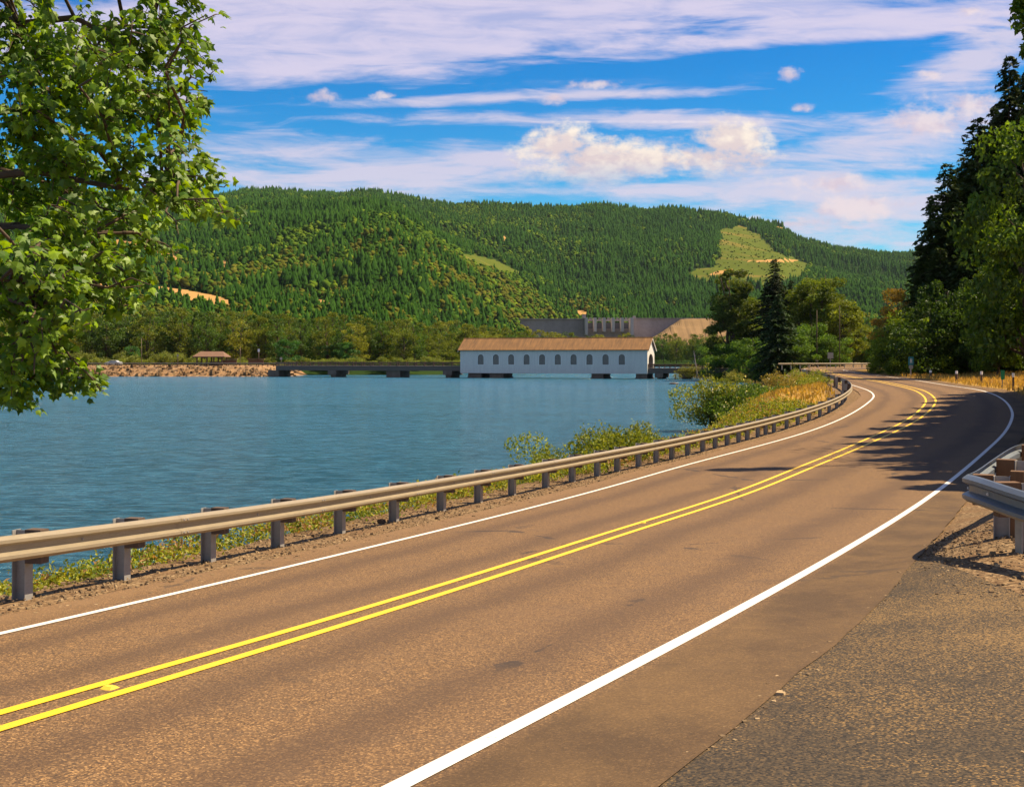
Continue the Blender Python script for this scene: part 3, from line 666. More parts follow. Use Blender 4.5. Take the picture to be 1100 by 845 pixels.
def guardrail(name, C, label, spacing=1.905, top=.66, ph=.665, sc=1., side=1, panel=3.81, mat='rail', block='block', posts=None):
    """C: line of post feet; side=1: rail on the right of travel"""
    root = empty(name, C[0], 0, label, 'guardrail'); o0 = C[0].copy(); a = arc(C); nrm = normals(C) * side
    bs = sc * .8; zc = top - .156 * bs
    def pt(s): return np.array([np.interp(s, a, C[:, i]) for i in range(3)])
    def nv(s):
        v = np.array([np.interp(s, a, nrm[:, i]) for i in range(2)]); return v / np.linalg.norm(v)
    spots = posts if posts is not None else np.arange(spacing * .5, a[-1], spacing)
    for k, s in enumerate(spots):
        p = pt(s); n = nv(s); ang = math.atan2(n[1], n[0]) - math.pi / 2
        po = post_mesh(ph, 'post', root, M['post'], sc) if k == 0 else proto.copy()
        if k: COL.objects.link(po); po.parent = root
        else: proto = po
        po.location = p - o0; po.location.z = float(p[2] - o0[2]); po.rotation_euler = (0, 0, ang)
        if k == 0:
            b = MB(); b.box((-.066 * sc, .077 * sc, zc - .19 * sc), (.066 * sc, .077 * sc + .18 * sc, ph + .012)); bl = b.build('offset_block', M[block], po); pb = bl
        else:
            bl = pb.copy(); COL.objects.link(bl); bl.parent = po
    s = 0.; i = 0
    off = .262 * sc
    while s < a[-1] - .3:
        e = min(s + panel + .16, a[-1]); m = max(4, int((e - s) / .35)); ss = np.linspace(s, e, m)
        P = np.array([pt(x) for x in ss]); N2 = np.array([nv(x) for x in ss]); P[:, :2] += N2 * (off + (.004 if i % 2 else 0)); P -= o0
        b = MB(); b.prism(None, beam_rings(P, N2, zc, bs), caps=False); pn = b.build('rail_panel', M[mat], root)
        if np.linalg.norm(pt(s)[:2]) < 45:                                   # splice bolts
            for dx, dz in ((.05, .10), (.05, -.10), (.13, .10), (.13, -.10), (1.98, 0)):
                q = pt(s + dx); n = nv(s + dx); q[:2] += n * (off + (.088 if dz else .012) * bs); q -= o0; q[2] += zc + dz * .93 * bs
                bb = MB(); bb.tube([q, q + np.array([n[0], n[1], 0]) * .012], [.015 * sc, .011 * sc], 6); bb.build('bolt', M['post'], pn)
        s += panel; i += 1
    return root
aG = arc(cG); _s = np.array([aG[np.argmin(((cG[:, :2] - q[:2]) ** 2).sum(1))] for q in wG[3:]])
_s = np.concatenate([_s[0] - np.array([5.7, 3.8, 1.9]), _s]); _s = _s[_s > .2]; _s = np.concatenate([_s[:1], _s[1:][np.diff(_s) > .8]])
guardrail('guardrail', cG, 'long weathered steel guardrail on closely spaced posts between the road and the lake', posts=_s)
# fence of the same steel along the outside of the far bend
pf = hit([(845,394.7),(870,394.6),(900,394.5),(930,394.4),(948,394.4)]); Yf = 208
fr = np.array([at(x, Yf + (x - 850) * .08) for x in np.linspace(835, 960, 40)]); fr[:, 2] = zroad(fr[:, 0], fr[:, 1]) + .05
guardrail('guardrail', fr, 'distant pale guardrail straight across the outside of the far bend', spacing=1.905, panel=7.62, top=.75)
# rounded rail end in front, on the right
def bullnose():
    z0 = float(zroad(5.5, 13.5)); sc = .98; top = .78
    pts = [(10.5, 6.4), (8.2, 7.6), (6.6, 8.9), (5.7, 10.0), (5.22, 11.0), (5.0, 11.9), (4.96, 12.6), (5.02, 13.2), (5.2, 13.8), (5.48, 14.4), (6.2, 15.7), (7.7, 18.2), (9.6, 21.6), (11.8, 25.4)]
    P = np.array([(x, y, 0) for x, y in pts]); P = smooth(resample(P, 300), 30); P[:, 2] = zroad(P[:, 0], P[:, 1]); P[:, 2] = smooth(P, 80)[:, 2]; P[:, 2] += .24 * sstep(P[:, 1], 14.2, 18.2) * (P[:, 0] > 5) - .13 * (1 - sstep(P[:, 1], 11., 13.4))
    o0 = np.array([5.4, 13.6, z0]); root = empty('guardrail', o0, 0, 'curved grey guardrail end with wooden blocks beside the worn driveway', 'guardrail')
    nrm = normals(P) * -1                                   # outward, to the road
    b = MB(); b.prism(None, beam_rings(P - o0, nrm, top - .156 * sc, sc), caps=False); rl = b.build('rail', M['rail_new'], root)
    a = arc(P)
    def near(x, y): return int(np.argmin((P[:, 0] - x) ** 2 + (P[:, 1] - y) ** 2))
    for x, y in ((5.0, 11.7), (5.0, 12.6), (5.2, 13.7), (5.9, 15.1)):
        i = near(x, y); q = P[i] - o0; n = nrm[i]; q = q + np.array([n[0] * .015, n[1] * .015, top - .156 * sc]); bb = MB(); bb.tube([q, q + np.array([n[0], n[1], 0]) * .014], [.018, .013], 6); bb.build('bolt', M['reflector'], rl)
    def post(x, y, sh):
        i = near(x, y); p = P[i].copy(); n = nrm[i]; p[:2] -= n * sh; ph = .765
        b = MB(); w = .085; d = .09; tf = .011
        b.box((-w, d - tf, -.4), (w, d, ph)); b.box((-w, -d, -.4), (w, -d + tf, ph)); b.box((-.006, -d + tf, -.4), (.006, d - tf, ph - .003))
        po = b.build('post', M['post'], root); po.location = [float(x) for x in p - o0]; po.rotation_euler = (0, 0, math.atan2(n[1], n[0]) - math.pi / 2)
        b = MB(); b.box((-.08, d + .003, top - .36), (.08, sh - .012, top - .006)); b.build('offset_block', M['block_new'], po)
        b = MB(); b.box((-.075, -d - .15, -.4), (.075, -d - .003, top + .05)); b.build('backing_post', M['block_new'], po)
    for x, y in ((5.42, 14.3), (4.98, 12.5), (5.3, 10.8), (6.3, 9.2), (7.9, 7.8), (6.45, 16.1), (7.55, 18.0), (8.6, 19.8), (9.6, 21.6), (10.7, 23.5)): post(x, y, .33)
    return root, P
bn, bnP = bullnose()

# ------------------------------------------------------------------ covered bridge and its approaches
BL, BW, BA = 47.6, 8.4, R(-18)
BC = np.array(at(597.5, 300.)); BC[2] = 0
bridge = empty('covered_bridge', (BC[0], BC[1], WATER), BA, 'long white covered bridge with ten arched side windows standing in the lake', 'covered bridge')
zf, ze, zrf = 1.35, 7.15, 9.75                              # floor, eave and ridge above the water
b = MB(); h = BL / 2; t_ = .25
WIN = [-18.35 + i * 3.99 for i in range(10)]; ww, wz0, wz1 = .80, 3.35, 5.15
def wall_with_arches(y0, y1):
    bb = MB(); xs = [-h]
    for c in WIN: xs += [c - ww, c + ww]
    xs.append(h)
    for i in range(0, len(xs), 2): bb.box((xs[i], y0, zf), (xs[i + 1], y1, ze))
    for c in WIN:
        bb.box((c - ww, y0, zf), (c + ww, y1, wz0))
        th = np.linspace(np.pi, 0, 13); ax = c + ww * np.cos(th); az = wz1 + ww * np.sin(th)
        for k in range(12):
            v = [(ax[k], y0, az[k]), (ax[k + 1], y0, az[k + 1]), (ax[k + 1], y0, ze), (ax[k], y0, ze), (ax[k], y1, az[k]), (ax[k + 1], y1, az[k + 1]), (ax[k + 1], y1, ze), (ax[k], y1, ze)]
            bb.add(v, np.array([[0,1,2,3],[7,6,5,4],[0,4,5,1],[3,2,6,7]]))
    return bb
wall_with_arches(-BW / 2, -BW / 2 + t_).build('wall', M['siding'], bridge); wall_with_arches(BW / 2 - t_, BW / 2).build('wall', M['siding'], bridge)
for c in WIN:
    for sy in (-1, 1):
        th = np.linspace(np.pi, 0, 13)
        def arch(r, e): return [(c - r, wz0 - e)] + [(c + r * math.cos(x), wz1 + r * math.sin(x)) for x in th] + [(c + r, wz0 - e)]
        po = arch(ww + .13, .13); pi_ = arch(ww - .02, -.02); ya = sy * (BW / 2 + .05); yb = sy * (BW / 2 - .06); n = len(po)
        v = [(x, ya, z) for x, z in po] + [(x, ya, z) for x, z in pi_] + [(x, yb, z) for x, z in po] + [(x, yb, z) for x, z in pi_]; f = []
        for k in range(n):
            q = (k + 1) % n; f += [(k, q, n + q, n + k), (2 * n + k, 3 * n + k, 3 * n + q, 2 * n + q), (k, 2 * n + k, 2 * n + q, q), (n + k, n + q, 3 * n + q, 3 * n + k)]
        b = MB(); b.add(v, np.array(f)); wd = b.build('window', M['trim'], bridge)
        b = MB(); pa = arch(ww, 0); yy = sy * (BW / 2 - .14); b.add([(x, yy, z) for x, z in pa] + [(x, yy - sy * .04, z) for x, z in pa], [np.arange(n)[None], (np.arange(n) + n)[None]])
        for zb in np.arange(wz0 + .12, wz1 + .7, .2):
            hw = ww - .05 if zb < wz1 else math.sqrt(max(.01, (ww - .05) ** 2 - (zb - wz1) ** 2)); b.box((c - hw, yy + sy * .02 - .02, zb), (c + hw, yy + sy * .06 + .02, zb + .05))
        b.box((c - .04, yy - .03 + sy * .05, wz0), (c + .04, yy + .03 + sy * .05, wz1 + .75)); b.build('louvre', M['louvre'], wd)
for sx in (-1, 1):                                        # gable ends with the arched portal
    bb = MB(); x0, x1 = (h - t_, h) if sx > 0 else (-h, -h + t_); y1_ = BW / 2 - t_ - .002; pw, pz = 2.75, 4.3
    bb.box((x0, -y1_, zf), (x1, -pw, ze)); bb.box((x0, pw, zf), (x1, y1_, ze))
    th = np.linspace(np.pi, 0, 15); py_ = pw * np.cos(th); pz_ = pz + 1.7 * np.sin(th)
    for k in range(14):
        v = [(x, py_[k], pz_[k]) for x in (x0, x1)] + [(x, py_[k + 1], pz_[k + 1]) for x in (x0, x1)] + [(x, py_[k + 1], ze) for x in (x0, x1)] + [(x, py_[k], ze) for x in (x0, x1)]
        bb.add(v, np.array([[0,2,4,6],[7,5,3,1],[0,1,3,2]]))
    v = [(x, y, z) for x in (x0, x1) for y, z in ((-y1_, ze), (y1_, ze), (0, zrf - .12))]; bb.add(v, [np.array([[0,1,2],[5,4,3]]), np.array([[0,3,4,1],[1,4,5,2],[2,5,3,0]])])
    bb.build('gable', M['siding'], bridge)
    xo = sx * (h + .42); bb = MB()
    for sy in (-1, 1): bb.prism(None, [[(xo + e, sy * (BW / 2 + .55), ze - .42 + q) for e, q in ((-.06, -.18), (.06, -.18), (.06, .18), (-.06, .18))], [(xo + e, sy * .0, zrf - .02 + q) for e, q in ((-.06, -.18), (.06, -.18), (.06, .18), (-.06, .18))]])
    bb.build('barge_board', M['trim'], bridge)
bb = MB(); ro = BW / 2 + .65; xo = h + .5
for sy in (-1, 1):
    v = [(x, y, z) for x in (-xo, xo) for y, z in ((sy * ro, ze - .36), (0, zrf), (0, zrf + .2), (sy * ro, ze - .18))]; bb.add(v, np.array([[0,1,2,3],[7,6,5,4],[0,4,5,1],[2,6,7,3],[0,3,7,4],[1,5,6,2]]))
roof = bb.build('roof', M['shingle'], bridge)
b = MB(); b.tube([(-xo, 0, zrf + .22), (xo, 0, zrf + .22)], .14, 6); b.build('ridge_cap', M['shingle'], roof)
b = MB(); b.box((-h + .3, -BW / 2 + t_ + .01, zf), (h - .3, BW / 2 - t_ - .01, zf + .3)); b.build('floor', M['deck'], bridge)
b = MB(); b.box((-h, -BW / 2 - .02, zf - .12), (h, -BW / 2 + .2, zf - .002)); b.box((-h, BW / 2 - .2, zf - .12), (h, BW / 2 + .02, zf - .002)); b.build('sill_beam', M['siding'], bridge)
for x0, x1 in ((-21.9, -18.4), (-16.1, -12.6), (9.9, 12.9), (20.9, 23.6)):
    b = MB(); b.box((x0, -BW / 2 + .5, -2), (x1, BW / 2 - .5, zf - .13)); b.box((x0 - .2, -BW / 2 + .3, -2), (x1 + .2, BW / 2 - .3, .25)); b.build('pier', M['pier'], bridge)
def bridge_pt(x, y=0, z=0):
    c, s = math.cos(BA), math.sin(BA); return np.array([BC[0] + x * c - y * s, BC[1] + x * s + y * c, WATER + z])
def approach(name, x0, x1, piers, label, zdeck):
    root = empty(name, bridge_pt(x0), BA, label, 'bridge'); L = x1 - x0
    b = MB(); b.box((0, -3.6, zdeck - .35), (L, 3.6, zdeck)); b.build('deck', M['deck'], root)
    b = MB()
    for y in (-3.5, -1.2, 1.2, 3.5): b.box((0, y - .16, zdeck - 1.25), (L, y + .16, zdeck - .352))
    b.build('girder', M['deck'], root)
    for y in (-3.45, 3.45):
        b = MB(); n = int(L / 2.4)
        b.box((0, y - .07, zdeck + .62), (L, y + .07, zdeck + .95)); b.box((0, y - .05, zdeck + .28), (L, y + .05, zdeck + .44))
        for k in range(n + 1): b.box((k * L / n - .1, y - .16, zdeck + .003), (k * L / n + .1, y + .16, zdeck + 1.02))
        b.build('railing', M['brown'], root)
    for px_, w_ in piers:
        b = MB(); b.box((px_ - w_, -3.2, -2.), (px_ + w_, 3.2, zdeck - 1.253)); 
        if w_ < 1.2: b.box((px_ - w_ - .5, -3.9, zdeck - 2.3), (px_ + w_ + .5, 3.9, zdeck - 1.252))
        b.build('pier', M['pier'], root)
    return root
approach('bridge_approach', -76, -h - .1, [(-1, 1.6), (16.5, .7), (33.5, 1.9), (48.6, .7)], 'low timber approach span running left from the covered bridge to the stone causeway', 3.0)
approach('bridge_approach', h + .1, h + 26, [(2.6, .5), (8.5, .6), (16, .6)], 'short approach span with dark railing on the right of the covered bridge', 2.6)
# lone mooring pile and rock in the water
b = MB(); b.tube([(0, 0, -2), (0, 0, 1.2), (0, 0, 1.25)], [.18, .17, .1], 8); o = b.build('timber_pile', M['pier']); o.location = at(725.5, 285.); o.location.z = WATER; tag(o, 'single short timber pile in the water right of the covered bridge', 'pile')
import bmesh
def rock(name, loc, s, seed, label, cat='rock', mat='rock'):
    bm = bmesh.new(); bmesh.ops.create_icosphere(bm, subdivisions=3, radius=1.); rr = random.Random(seed); of = Vector((rr.uniform(0, 50), rr.uniform(0, 50), 0))
    from mathutils import noise
    for v in bm.verts: v.co *= 1 + .45 * noise.noise(v.co * 1.3 + of) + .15 * noise.noise(v.co * 3.4 + of)
    for v in bm.verts: v.co = Vector((v.co.x * s[0], v.co.y * s[1], v.co.z * s[2]))
    me = bpy.data.meshes.new(name); bm.to_mesh(me); bm.free(); me.materials.append(M[mat]); o = bpy.data.objects.new(name, me); COL.objects.link(o); o.location = [float(x) for x in loc]
    if label: tag(o, label, cat)
    return o
rock('rock', (*at(724, 232)[:2], WATER), (.9, .6, .34), 3, 'dark rock just breaking the lake surface near the right end of the bridge', mat='dark_rock')

# ------------------------------------------------------------------ causeway on the far shore, its shelter and cars
def bank_sheet():
    xs = np.linspace(-290, -57, 240); prof = [(-9, -7.2), (-6.2, WATER - .2), (-5.2, WATER + .25), (-3.4, WATER + 1.2), (-1.6, WATER + 2.2), (-.4, WATER + 2.75), (1, WATER + 2.9), (9, WATER + 2.9), (16, WATER + 3.0), (40, WATER + 2.8), (120, WATER + 3)]
    V = []
    for x in xs:
        yb = 329 + (-57 - x) * .06; end = sstep(x, -70, -57)
        for k, (dy, z) in enumerate(prof):
            r_ = (fbm(x * .8 + 50, k * 3.1, 3, 8) - .5) if 0 < k < 7 else 0
            zz = z + r_ * 1.0; zz = zz + (WATER - 1.4 - zz) * end * (1 if dy < 12 else .8)
            V.append((x + r_ * .8, yb + dy + r_ * 1.6, zz))
    n = len(prof); b = MB(); i = np.arange(len(xs) - 1)[:, None] * n + np.arange(n - 1)[None]; b.add(V, np.stack([i, i + n, i + n + 1, i + 1], -1).reshape(-1, 4))
    return tag(b.build('causeway_bank', M['rock']), kind='structure')
bank_sheet()
bb = MB(); rng = np.random.default_rng(9)
tv, tf = blob_tree(np.random.default_rng(3)); n = 1500; x = rng.uniform(-280, -57, n); dy = rng.uniform(-6.4, -.2, n); z = WATER + np.clip((dy + 6.2) * .5, 0, 2.8); s_ = rng.gamma(2., .12, n) + .1
import itertools
cube = np.array([[-.5,-.5,-.3],[.5,-.45,-.3],[.55,.5,-.3],[-.5,.5,-.3],[-.4,-.35,.4],[.35,-.42,.45],[.42,.36,.38],[-.36,.4,.42]]); cf = np.array([[4,5,6,7],[0,1,5,4],[1,2,6,5],[2,3,7,6],[3,0,4,7],[3,2,1,0]])
scatter(bb, cube, cf, np.stack([x, 329 + (-57 - x) * .06 + dy, z], 1), np.stack([s_ * 1.3, s_], 1), rng.uniform(0, 6, n), palette(rng, n, (.10, .065, .04), (.32, .20, .10), .3), .05)
tag(bb.build('riprap_stones', leaf_mat('stone_tint', 0., 0.)), 'tan broken stones piled along the causeway waterline', 'stones', kind='stuff')
zc = WATER + 2.9
def cway(px, dy): 
    X = 0; Y = 340.
    for _ in range(6): X = (px - CX) / F * Y; Y = 329 + (-57 - X) * .06 + dy
    return np.array([X, Y, zc])
def shelter(loc, L, W, Hh, label):
    root = empty('picnic_shelter', loc, R(-4), label, 'shelter'); h2, w2 = L / 2, W / 2
    for sx in (-1, -.2, .35, 1):
        for sy in (-1, 1): b = MB(); b.box((sx * (h2 - .3) - .16, sy * (w2 - .3) - .16, -.4), (sx * (h2 - .3) + .16, sy * (w2 - .3) + .16, Hh)); b.build('post', M['brown'], root)
    b = MB(); xo = h2 + .7; yo = w2 + .7; ze_, zr_ = Hh - .1, Hh + 1.3; xr = h2 - .6
    v = [(-xo, -yo, ze_), (xo, -yo, ze_), (xo, yo, ze_), (-xo, yo, ze_), (-xr, 0, zr_), (xr, 0, zr_)]; v += [(x_, y_, z_ - .18) for x_, y_, z_ in v]
    b.add(v, [np.array([[0,1,5,4],[2,3,4,5],[7,6,10,11],[9,8,11,10],[0,6,7,1],[1,7,8,2],[2,8,9,3],[3,9,6,0]]), np.array([[1,2,5],[3,0,4],[8,7,11],[6,9,10]])]); b.build('roof', M['brownroof'], root)
    b = MB(); b.box((.2, -w2 + .3, 0), (h2 - .2, -w2 + .45, 1.1)); b.build('low_wall', M['brown'], root)
    b = MB(); b.box((-2.3, -.5, .7), (-.5, .5, .78)); b.box((-2.2, -.35, 0), (-2.05, .35, .7)); b.box((-.75, -.35, 0), (-.6, .35, .7)); b.build('table', M['brown'], root); return root
shelter(cway(227.5, 4.), 7.6, 4.6, 2.6, 'brown open picnic shelter with hipped roof on the stone causeway')
def hut(loc, label):
    root = empty('notice_kiosk', loc, 0, label, 'kiosk')
    b = MB(); b.box((-2.1, -.15, .4), (2.1, .15, 1.6)); b.build('panel', M['brown'], root)
    b = MB(); b.box((-2.4, -.7, 1.75), (2.4, .7, 1.95)); b.build('roof', M['brownroof'], root)
    for x in (-2, 2): b = MB(); b.box((x - .12, -.12, -.3), (x + .12, .12, 1.74)); b.build('post', M['brown'], root)
hut(cway(246, 3.5), 'low dark brown roofed notice board right beside the picnic shelter')
hut(cway(275, 6.), 'small brown roofed notice board at the causeway end near the approach span')
def car(loc, rz, mat, label):
    root = empty('parked_car', loc, rz, label, 'car')
    side = [(-2.2,.35),(-2.25,.75),(-2.1,.95),(-1.5,1.02),(-.95,1.42),(.55,1.45),(1.2,1.0),(2.0,.86),(2.25,.7),(2.25,.35)]; b = MB()
    rings = []
    for y, q in ((-.88, .94), (-.8, 1.), (.8, 1.), (.88, .94)): rings.append([(x * q, y * (1 if z < 1.05 else .84), .35 + (z - .35) * q) for x, z in side])
    b.prism(None, rings); b.build('body', mat, root)
    b = MB()
    for sy in (-1, 1):
        v = [(x, sy * .9, z) for x, z in ((-1.35, 1.05), (-.9, 1.36), (.5, 1.38), (1.0, 1.05))]; v += [(x, y - sy * .12, z) for x, y, z in v]; b.add(v, np.array([[0,1,2,3],[7,6,5,4],[0,4,5,1],[1,5,6,2],[2,6,7,3],[3,7,4,0]]))
    b.build('side_window', M['glass'], root)
    b = MB(); b.add([(.62, -.66, 1.42), (.62, .66, 1.42), (1.2, .72, 1.04), (1.2, -.72, 1.04), (.6, -.66, 1.38), (.6, .66, 1.38), (1.12, .72, 1.0), (1.12, -.72, 1.0)], np.array([[0,1,2,3],[7,6,5,4],[0,4,5,1],[2,6,7,3],[1,5,6,2],[3,7,4,0]])); b.build('windscreen', M['glass'], root)
    for x in (-1.35, 1.4):
        for sy in (-1, 1): b = MB(); b.tube([(x, sy * .92, .33), (x, sy * .72, .33)], .33, 14); wh = b.build('wheel', M['black'], root, smooth=True); b = MB(); b.tube([(x, sy * .935, .33), (x, sy * .80, .33)], .18, 10); b.build('rim', M['silver'], wh)
    return root
car(cway(122, 3.), R(175), M['silver'], 'silver grey parked car on the far causeway'); car(cway(84, 3.), R(182), M['blue_paint'], 'dark blue parked car on the causeway behind the maple branch')
car(cway(66, 3.4), R(178), M['silver'], 'pale parked car farthest left on the causeway behind maple leaves')
# long low rail and posts along the causeway
root = empty('causeway_fence', cway(60, 1.), 0, 'long low pale rail fence along the top of the stone causeway', 'fence'); o0 = np.array(root.location)
P = np.array([cway(x, 1.4) for x in np.linspace(-40, 318, 60)]) - o0; b = MB()
b.prism(None, [[p + np.array(q) for q in ((0, -.05, .55), (0, .05, .55), (0, .05, .78), (0, -.05, .78))] for p in P]); b.build('rail', M['rail'], root)
for i, p in enumerate(P):
    b = MB(); b.box(p + np.array([-.1, .06, -.3]), p + np.array([.1, .26, .82])); b.build('post', M['block'], root)
def pole(name, loc, H, r, label, cat='pole', mat='post_wood', panel=None):
    root = empty(name, loc, 0, label, cat); b = MB(); b.tube([(0, 0, -.4), (0, 0, H * .5), (0, 0, H)], [r, r * .9, r * .75], 8); b.build('post', M[mat], root, smooth=True)
    if panel:
        w, h_, z, pm = panel; b = MB(); b.box((-w / 2, -r - .045, z - h_ / 2), (w / 2, -r - .004, z + h_ / 2)); b.build('panel', M[pm], root)
    return root
for px_, dy, H, lab, pn in ((152, 6, 7.5, 'tall thin bare pole left of the picnic shelter', None), (191, 5, 3.2, 'short post with white plate between the car and the shelter', (.4, .5, 2.8, 'grey_sign')), (258, 7, 5.2, 'thin pole right of the brown notice board', None), (278, 7, 4.6, 'thin pole carrying a white plate near the causeway end', (.55, .8, 4.2, 'reflector')), (302, 9, 2.4, 'small white board by the start of the approach span', (.7, .6, 1.9, 'grey_sign'))):
    pole('thin_pole', cway(px_, dy), H, .09, lab, panel=pn)
b = MB(); p = cway(203, 0)
for k in range(7): b.box((k * .55 - 2, -4.5 + k * .7, -2.5 + k * .38), (k * .55 + .2, -3.7 + k * .7, -2.2 + k * .38))
o = b.build('stone_steps', M['pier']); o.location = [float(x) for x in p]; tag(o, 'flight of dark steps cut into the stone bank of the causeway', 'steps')

# ------------------------------------------------------------------ dam
DY = 1600.; dpx = lambda x: (x - CX) / F * DY; dpz = lambda y: (CY - y) / F * DY
dam = empty('concrete_dam', (dpx(650), DY, 0), 0, 'long grey concrete dam with spillway gates below the mountain', 'dam'); ox = dpx(650)
def dbox(x0, x1, y0, y1, d0, d1, name, mat):
    b = MB(); b.box((dpx(x0) - ox, d0, dpz(y1)), (dpx(x1) - ox, d1, dpz(y0))); return b.build(name, mat, dam)
def sloped(x0, x1, yt, yb, name, mat):
    b = MB(); a, c = dpx(x0) - ox, dpx(x1) - ox; zt, zb = dpz(yt), dpz(yb); v = [(x, y, z) for x in (a, c) for y, z in ((0, zt), (10, zt), (10, zb), (-4, zb), (0, zt - 30))]
    b.add(v, [np.array([[0,1,2,3,4],[9,8,7,6,5]]), np.array([[0,5,6,1],[4,9,5,0],[3,8,9,4],[1,6,7,2]])]); return b.build(name, mat, dam)
sloped(520, 627, 343.3, 372, 'wing_wall', M['dam']); sloped(680.5, 760, 342.6, 372, 'wing_wall', M['dam'])
dbox(520, 627, 342.2, 343.2, -2, 8, 'parapet', M['dam']); dbox(680.5, 762, 341.6, 342.5, -2, 8, 'parapet', M['dam'])
sloped(627.2, 680.3, 353, 374, 'spillway', M['dam'])
for k in range(5): dbox(631.5 + k * 9.6, 638.6 + k * 9.6, 346.5, 352.9, 4, 6, 'spillway_gate', M['gate'])
for k in range(6): dbox(627.4 + k * 9.65, 630.4 + k * 9.65, 341.6, 360 if k in (0, 5) else 356.5, -16 if k not in (0, 5) else -24, 9, 'spillway_pier', M['dam_pier'])
dbox(627, 681, 343.2, 344.6, 3, 9.5, 'service_bridge', M['dam_pier'])
for k in range(5): dbox(633.5 + k * 9.6, 636 + k * 9.6, 340.9, 343.1, 4, 8, 'hoist_house', M['dam'])
dbox(625.5, 629.5, 337.5, 341.5, 0, 7, 'gate_tower', M['dam']); dbox(680, 683, 339.2, 341.5, 1, 6, 'gate_tower', M['dam'])
# earth embankment to the right
b = MB(); xs = np.linspace(688, 800, 60); V = []
for x in xs:
    top = np.interp(x, [688, 702, 731, 800], [366, 362, 342.6, 341.5]); wv = (vnoise(x * .3, 2., 4) - .5) * .8
    for dy, yy in ((-70, 372), (-46, max(top, 360) + wv * 2), (-22, max(top, 351) + wv * 2), (-3, top + wv), (12, top)): V.append((dpx(x) - dpx(740), dy, dpz(yy)))
i = np.arange(59)[:, None] * 5 + np.arange(4)[None]; b.add(V, np.stack([i, i + 5, i + 6, i + 1], -1).reshape(-1, 4)); o = b.build('dam_embankment', M['tan']); o.location = (dpx(740), DY, 0); tag(o, 'tan dry grass embankment on the right of the concrete dam', 'embankment')

# ------------------------------------------------------------------ trees along the far shore
OL_A, OL_B = (.075, .115, .008), (.20, .235, .022); GR_A, GR_B = (.036, .085, .008), (.105, .185, .02); LT_A, LT_B = (.08, .13, .02), (.16, .21, .035); DK_A, DK_B = (.012, .026, .010), (.035, .055, .018)
GB = 'trees of the wooded belt on the far shore'
far_protos = [broadleaf('broadleaf_tree', 16, 5.6, 101, OL_A, OL_B, 3600, .62, .08, 'olive green broadleaf tree in the wooded belt behind the causeway', clumps=46), broadleaf('broadleaf_tree', 16, 5.2, 102, GR_A, GR_B, 3600, .62, .08, 'dark green broadleaf tree in the wooded belt behind the causeway', clumps=46),
              broadleaf('broadleaf_tree', 16, 6.0, 103, (.12, .145, .009), (.28, .29, .026), 3600, .62, .05, 'yellowish olive tree in the wooded belt behind the causeway', clumps=46)]
labs = [p['label'] for p in far_protos]
rng = np.random.default_rng(5)
for k in range(150):
    px_ = -70 + k * 4.4 + rng.normal() * 2; row = k % 3; Y = (372, 398, 430)[row] + rng.normal() * 6
    if px_ > 470: Y += 20
    topy = np.interp(px_, [-70, 60, 130, 200, 250, 330, 400, 470, 520, 575], [330, 338, 334, 331, 336, 337, 342, 347, 352, 360]) + rng.normal() * 3.0 + (3 - row * 2.)
    Hh = (CY - topy) / F * Y + 2.2; kind = int(rng.choice([0, 1, 2], p=[.42, .42, .16])); sc = Hh / 16.
    place(far_protos[kind], (*at(px_, Y)[:2], -2.3), rng.uniform(0, 6.28), (sc * rng.uniform(.75, 1.05), sc * .9, sc), labs[kind], GB + (', olive', ', dark green', ', yellowish')[kind])
bright = broadleaf('broadleaf_tree', 9, 3.6, 104, (.03, .10, .02), (.07, .19, .035), 3000, .5, .02, 'bright green rounded tree left of the approach span in front of the belt', clumps=36)
for k, (px_, Y, hh, lb) in enumerate(((310, 352, 9.2, None), (372, 362, 8.5, 'bright green small round tree above the middle of the approach span'), (352, 368, 7.6, 'bright green low tree behind the left part of the approach span'), (140, 356, 7.0, 'fresh green low tree behind the silver car'))):
    place(bright, (*at(px_, Y)[:2], -2.3), k * 1.3, hh / 9., lb)
# pale scrub between causeway and belt
lowp = [shrub('shore_shrub', 2.6, 2.0, 2.3, 61 + k, (.10, .15, .02), (.24, .27, .045), 1100, .36, 'yellow green shrub of the low row behind the causeway') for k in range(2)]
for k in range(64):
    px_ = 58 + k * 8.1 + rng.normal() * 1.5
    if 294 < px_ < 306: continue
    Y = 346 + rng.uniform(0, 7) + (px_ > 320) * 6; hh = rng.uniform(.55, 1.35) * (1.1 if px_ < 220 else .75)
    place(lowp[k % 2], (*at(px_, Y)[:2], -2.25), rng.uniform(0, 6), (1.1, 1.1, hh), 'yellow green shrub of the low row behind the causeway', 'yellow green shrubs behind the causeway')
